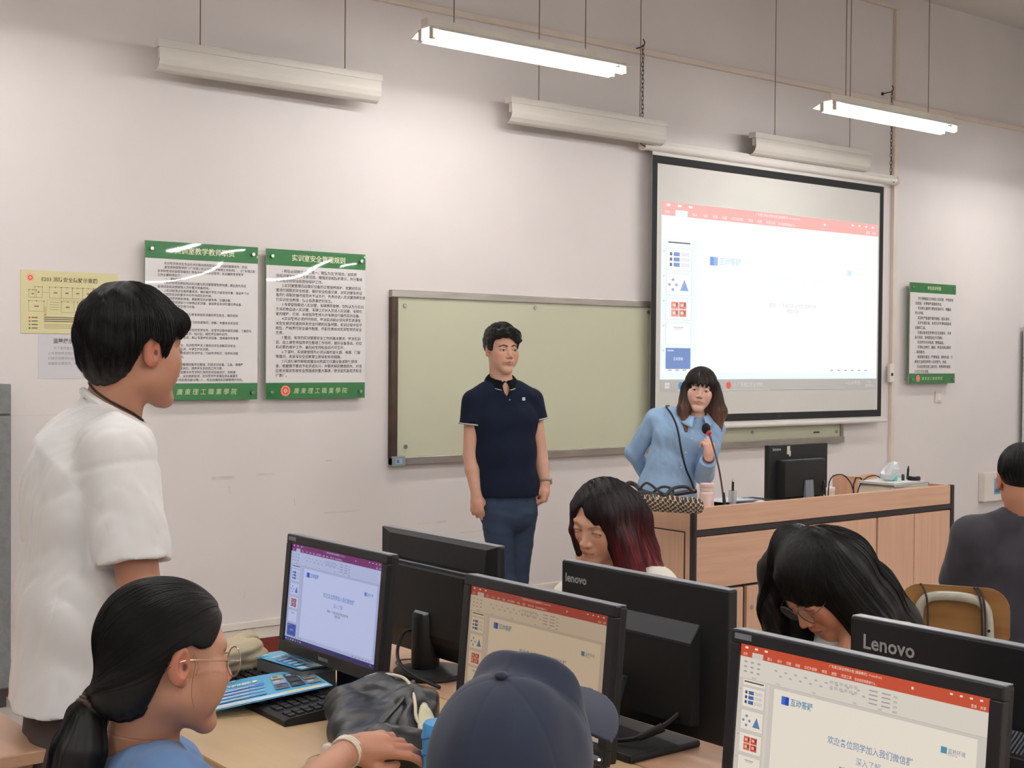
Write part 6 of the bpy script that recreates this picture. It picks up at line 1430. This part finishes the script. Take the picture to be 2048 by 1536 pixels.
# ============================================================ person in the navy cap, front middle
def capped():
    D = 1.62; J = jointer(D); s = 1.01; M3 = headframe(154, -16, 0); R_, F_, U_ = M3.T; H = J(1040, 1542); Rb, Fb = bodyframe(165); up = A3((0, 0, 1))
    par = person('person in a plain navy baseball cap seen from behind at the bottom middle', (H[0], H[1], 0))
    nb = H-up*.16-Fb*.03; shR, shL = nb+Rb*.18-up*.05, nb-Rb*.18-up*.05; elR, elL = shR-up*.25+Fb*.08, shL-up*.25+Fb*.08; wrR, wrL = elR+Fb*.22-Rb*.05, elL+Fb*.22+Rb*.05
    def skin(P):
        d = s*head_sdf((P-H)@M3/s); d = smin(d, neck_sdf(P, H, M3, nb, .054), .02); d = smin(d, cap(P, nb, nb-up*.12, .045, .065), .03)
        for a, b, c in ((shR, elR, wrR), (shL, elL, wrL)): d = smin(d, chain(P, [a, b, c], [.045, .038, .027], .01), .02)
        d = smin(d, hand_sdf(P, wrR, Fb, up, -1, .5, 1), .01); return smin(d, hand_sdf(P, wrL, Fb, up, 1, .5, 1), .01)
    lo, hi = bbox([shR, shL, wrR+Fb*.18, wrL+Fb*.18, nb], .08); skin_body(par, skin, H, M3, s, lo, hi, (206, 152, 122), (), hb=.009, hh=.0022)
    eyes(par, H, M3, s)
    def tee(P):
        d = slab(P, [(nb-up*.05, Rb, .15, .07), (nb-up*.14, Rb, .19, .11), (nb-up*.36, Rb, .17, .12), (nb-up*.56, Rb, .18, .14)], .03); d = smin(d, chain(P, [shR, nb-up*.02, shL], [.065, .06, .065]), .04)
        for a, b in ((shR, elR), (shL, elL)): d = smin(d, cap(P, a, b, .065, .06), .025)
        return np.maximum(d+.004*nz(P, 24), -(neck_sdf(P, H, M3, nb, .056)-.004))
    lo, hi = bbox([shR, shL, elR, elL, nb-up*.6], .16); sdf('dark_t_shirt', tee, lo, hi, .01, cloth('dark_tee', (36, 38, 46), .1), par)
    seated_legs(par, nb-up*.54, Rb, Fb, mat('dark_trousers', (40, 44, 58), .8, var=.1))
    def hair(P): L = (P-H)@M3/s; return s*(short_hair(L, -.006, zb=((-.12, -.05), (-.05, -.05), (-.03, .02), (.012, .02), (.016, -.01), (.03, -.01), (.04, .05), (.1, .07)))+.001*nz(L, 300))
    sdf('hair', hair, H-.15*s, H+.15*s, .003, M_hair, par)
    M_cap = mat('cap_cotton', (33, 41, 61), .9, var=.08, scale=22, bump=.2, bscale=1400, sheen=.12)
    def capf(P):
        L = (P-H)@M3/s; d = ell(L, (0, -.016, .032), (.092, .113, .101)); d = smin(d, ell(L, (0, .036, .072), (.066, .05, .062)), .02)
        # a fold behind the raised front panels
        fold = 1.4*np.exp(-((L[:, 1]-.0-.25*np.abs(L[:, 0]))/.012)**2)*np.clip((L[:, 2]-.05)/.05, 0, 1)*np.clip(np.abs(L[:, 0])/.03, .25, 1); d = d+.0028*fold
        ridge = np.exp(-((L[:, 1]-.028-.3*np.abs(L[:, 0]))/.012)**2)*np.clip((L[:, 2]-.06)/.05, 0, 1); d = d-.006*ridge
        for a in (0, 1.047, 2.094): d = d+.0008*np.exp(-((L[:, 0]*math.cos(a)+(L[:, 1]+.016)*math.sin(a))/.0016)**2)
        d = d+.0022*nz(L, 42); zb = -.03+.18*(L[:, 1]+.1)*(L[:, 1] < .1)*.35; d = smax(d, zb-L[:, 2], .004); inner = ell(L, (0, -.016, .022), (.080, .10, .086)); return s*smax(d, -inner, .002)
    co = sdf('cap_crown', capf, H-.16*s, H+.19*s, .0025, M_cap, par)
    def brim(P):
        L = (P-H)@M3/s; x, y, z = L.T; r = np.sqrt((x/.094)**2+((y-.055)/.128)**2); surf = .03-.12*(y-.09)-2.0*x*x-.6*(y-.09)**2; d = np.maximum((r-1)*.085, np.abs(z-surf)-.0022); d = np.maximum(d, .06-y); return s*np.maximum(d, -ell(L, (0, -.016, .03), (.088, .109, .101)))
    sdf('brim', brim, H-.1, H+.24, .0022, M_cap, co).matrix_parent_inverse = Matrix.Identity(4)
    b = MB(); b.sph(tuple(H+s*(M3@A3((0, -.016, .134)))), .0085, 14, (1, 1, .6)); obj('top_button', b, M_cap, co, smooth=True)
capped()
# ============================================================ soft things: bags and cloth
def soft(name, fn, lo, hi, h, M, label, cat, colf=None, loc=None):
    t = thing(name, label, cat, tuple(loc if loc is not None else (A3(lo)+A3(hi))/2)); return t, sdf('bag_body', fn, lo, hi, h, M, t, colf=colf)
M_nyl = mat('black_nylon', (24, 27, 31), .34, var=.12, scale=18, bump=.3, bscale=500, spec=.5)
bc = atZ(752, 1450, .80); c0 = A3(bc); rt, fw, up = A3(RT), A3(FW), A3((0, 0, 1))
def q_(x, y, z=.80): return A3(atZ(x, y, z))
def bag(P):
    d = chain(P, [q_(690, 1470, .785), q_(700, 1415, .80), q_(760, 1395, .82), q_(830, 1420, .82), q_(835, 1480, .785)], [.03, .04, .043, .04, .03], .04)
    d = smin(d, chain(P, [q_(700, 1490, .785), q_(780, 1500, .79), q_(850, 1500, .785)], [.033, .045, .034], .03), .04)
    d = smin(d, ell(P, q_(765, 1455, .79), (.1, .1, .048)), .04)
    e = P@(rt*.8+up*.7); g = P@(rt*.75-up*.5+fw*.3)
    d = d-.006*np.abs(nz(P@np.array([[1, .3, 0], [0, 1, .6], [.4, .2, .8]], np.float32), 26))+.003*np.sin(g*95+3*nz(P, 14))+.002*nz(P, 80, 2)
    r = np.abs(cap(P, q_(700, 1515, .80), q_(822, 1375, .85), .0)-.0)-.006; d = smin(d, np.maximum(r, np.abs(d)-.004), .006)
    return np.maximum(d, .751-P[:, 2])
t, _b = soft('black_bag', bag, c0-A3((.26, .26, .1)), c0+A3((.26, .26, .14)), .0035, M_nyl, 'crumpled black nylon bag with cream piping on the maple desk', 'bag', loc=(bc.x, bc.y, .75))
pip = [q_(655, 1392, .80), q_(675, 1372, .82), q_(700, 1362, .84), (q_(740, 1354, .86)), q_(790, 1352, .87), q_(818, 1366, .87), q_(832, 1395, .86), q_(845, 1430, .84), q_(858, 1465, .80)]
obj('cream_piping', MB().tube([tuple(p) for p in onto(pip, bag, .0035)], .0035, 7, smooth=3), mat('piping_cream', (214, 202, 182), .6), t, True, smooth=True)
z2 = onto([q_(700, 1515, .80), q_(735, 1470, .83), q_(770, 1430, .85), q_(800, 1395, .86), q_(822, 1372, .86)], bag, .001); obj('zip_ridge', MB().tube([tuple(p) for p in z2], .005, 6, smooth=2), M_nyl, t, True, smooth=True)
lin_ = onto([q_(850, 1420, .84), q_(866, 1440, .82), q_(872, 1490, .78)], bag, .004)
def lining(P): return np.maximum(np.abs(bag(P)-.004)-.003, np.maximum(cap(P, q_(840, 1405, .84), q_(862, 1490, .79), .016, .026), -(P@rt-(q_(832, 1450, .82)@rt))))
sdf('cream_lining', lining, c0-A3((.26, .26, .1)), c0+A3((.26, .26, .14)), .003, mat('lining_cream', (206, 204, 176), .7), t)
# beige canvas pouch, folded
pc_ = q_(478, 1318, .80)
def pouch(P):
    d = None
    for k, (a, b, z, r) in enumerate((((425, 1350), (520, 1330), .775, .028), ((430, 1335), (515, 1310), .80, .026), ((440, 1318), (505, 1292), .825, .024))):
        e = smin(cap(P, q_(*a, z), q_(*b, z), r), cap(P, q_(a[0]+8, a[1]-14, z), q_(b[0]-10, b[1]-14, z), r), .02); d = e if d is None else smin(d, e, .006)
    return np.maximum(d+.004*nz(P, 38)+.002*np.sin(P[:, 2]*260+4*nz(P, 20)), .751-P[:, 2])
t, _ = soft('canvas_pouch', pouch, pc_-A3((.2, .2, .07)), pc_+A3((.2, .2, .1)), .004, mat('canvas_beige', (186, 172, 144), .85, var=.08, bump=.4, bscale=500), 'folded beige canvas pouch seen past the glasses of the girl with the ponytail', 'pouch', loc=(pc_[0], pc_[1], .75))
# small white earphone case and its lead on the desk
wq = q_(668, 1494, .765); t = thing('white_adapter', 'small white plastic adapter with thin lead beside the wrist of the girl', 'adapter', tuple(wq))
obj('case', MB().box((0, 0, -.002), (.05, .03, .024), Matrix.Rotation(.5, 3, 'Z'), .006), M_trimw, t)
obj('lead', MB().tube([(-.02, -.01, -.005), (-.06, .0, -.01), (-.085, -.03, -.012), (-.09, -.06, -.012)], .0016, 6, smooth=3), mat('lead_beige', (196, 176, 140), .6), t, smooth=True)
# houndstooth handbag on the teacher desk
M_hound = mat('houndstooth', (255, 255, 255), .75, attr=True, var=0, bump=.2, bscale=400)
hl, hr = A3(atZ(1262, 1000, .97)), A3(atZ(1408, 1010, .95)); hc = (hl+hr)/2
def hb(P):
    a, b = A3(atZ(1280, 1002, .96)), A3(atZ(1392, 1012, .95)); d = cap(P, a, b, .04, .034); d = smin(d, cap(P, a+A3((0.02, .07, -.06)), b+A3((0, .08, -.06)), .07), .03); d = d+.005*nz(P, 22)+.003*nz(P, 45, 1)
    mouth = ell(P, hc+A3((0, .03, .045)), (.11, .04, .03)); return np.maximum(np.maximum(smax(d, -mouth, .008), PS+.001-P[:, 2]), -np.maximum(P[:, 2]-.9215, np.minimum(P[:, 0]-4.212, P[:, 1]-4.014)))
def hcol(P):
    k = 100.0; u = P@rt*k; v = (P[:, 2]-P@fw*.6)*k; m_ = ((np.floor(u)+np.floor(v)) % 2 == 0) | ((np.floor(u*2+v*2) % 4 == 0)); c = np.where(m_[:, None], np.array(lin((40, 34, 32)), np.float32), np.array(lin((196, 172, 142)), np.float32)); top_ = hb(P+A3((0, 0, .012))) > .004
    c[P[:, 2] > hc[2]+.03] = lin((24, 24, 28)); return c
t = thing('handbag', 'houndstooth handbag with black handles slumped on the left end of the teacher desk', 'handbag', (hc[0], hc[1], PS))
sdf('bag_body', hb, hc-A3((.2, .2, .18)), hc+A3((.2, .2, .1)), .0022, M_hound, t, colf=hcol)
M_hand = mat('handle_black', (24, 24, 30), .45)
def hh(pts, r=.006): obj('handle', MB().tube([tuple(A3(atD(x, y, 6.15+dd))) for x, y, dd in pts], r, 8, smooth=3), M_hand, t, True, smooth=True)
hh([(1275, 990, .0), (1283, 972, .0), (1295, 963, .02), (1320, 985, .0), (1345, 996, -.02)]); hh([(1300, 990, .02), (1325, 970, .02), (1350, 980, .0), (1340, 1004, -.06)]); hh([(1330, 992, -.03), (1345, 975, .0), (1375, 972, .03), (1388, 985, .0)], .008)
obj('rim_roll', MB().tube([tuple(A3(atD(x, y, 6.2+dd))) for x, y, dd in ((1250, 978, .15), (1255, 965, .2), (1270, 968, .2), (1285, 985, .1), (1330, 992, .05), (1370, 985, .08), (1392, 982, .1))], .011, 8, smooth=2), M_hand, t, True, smooth=True)
flush_prints()
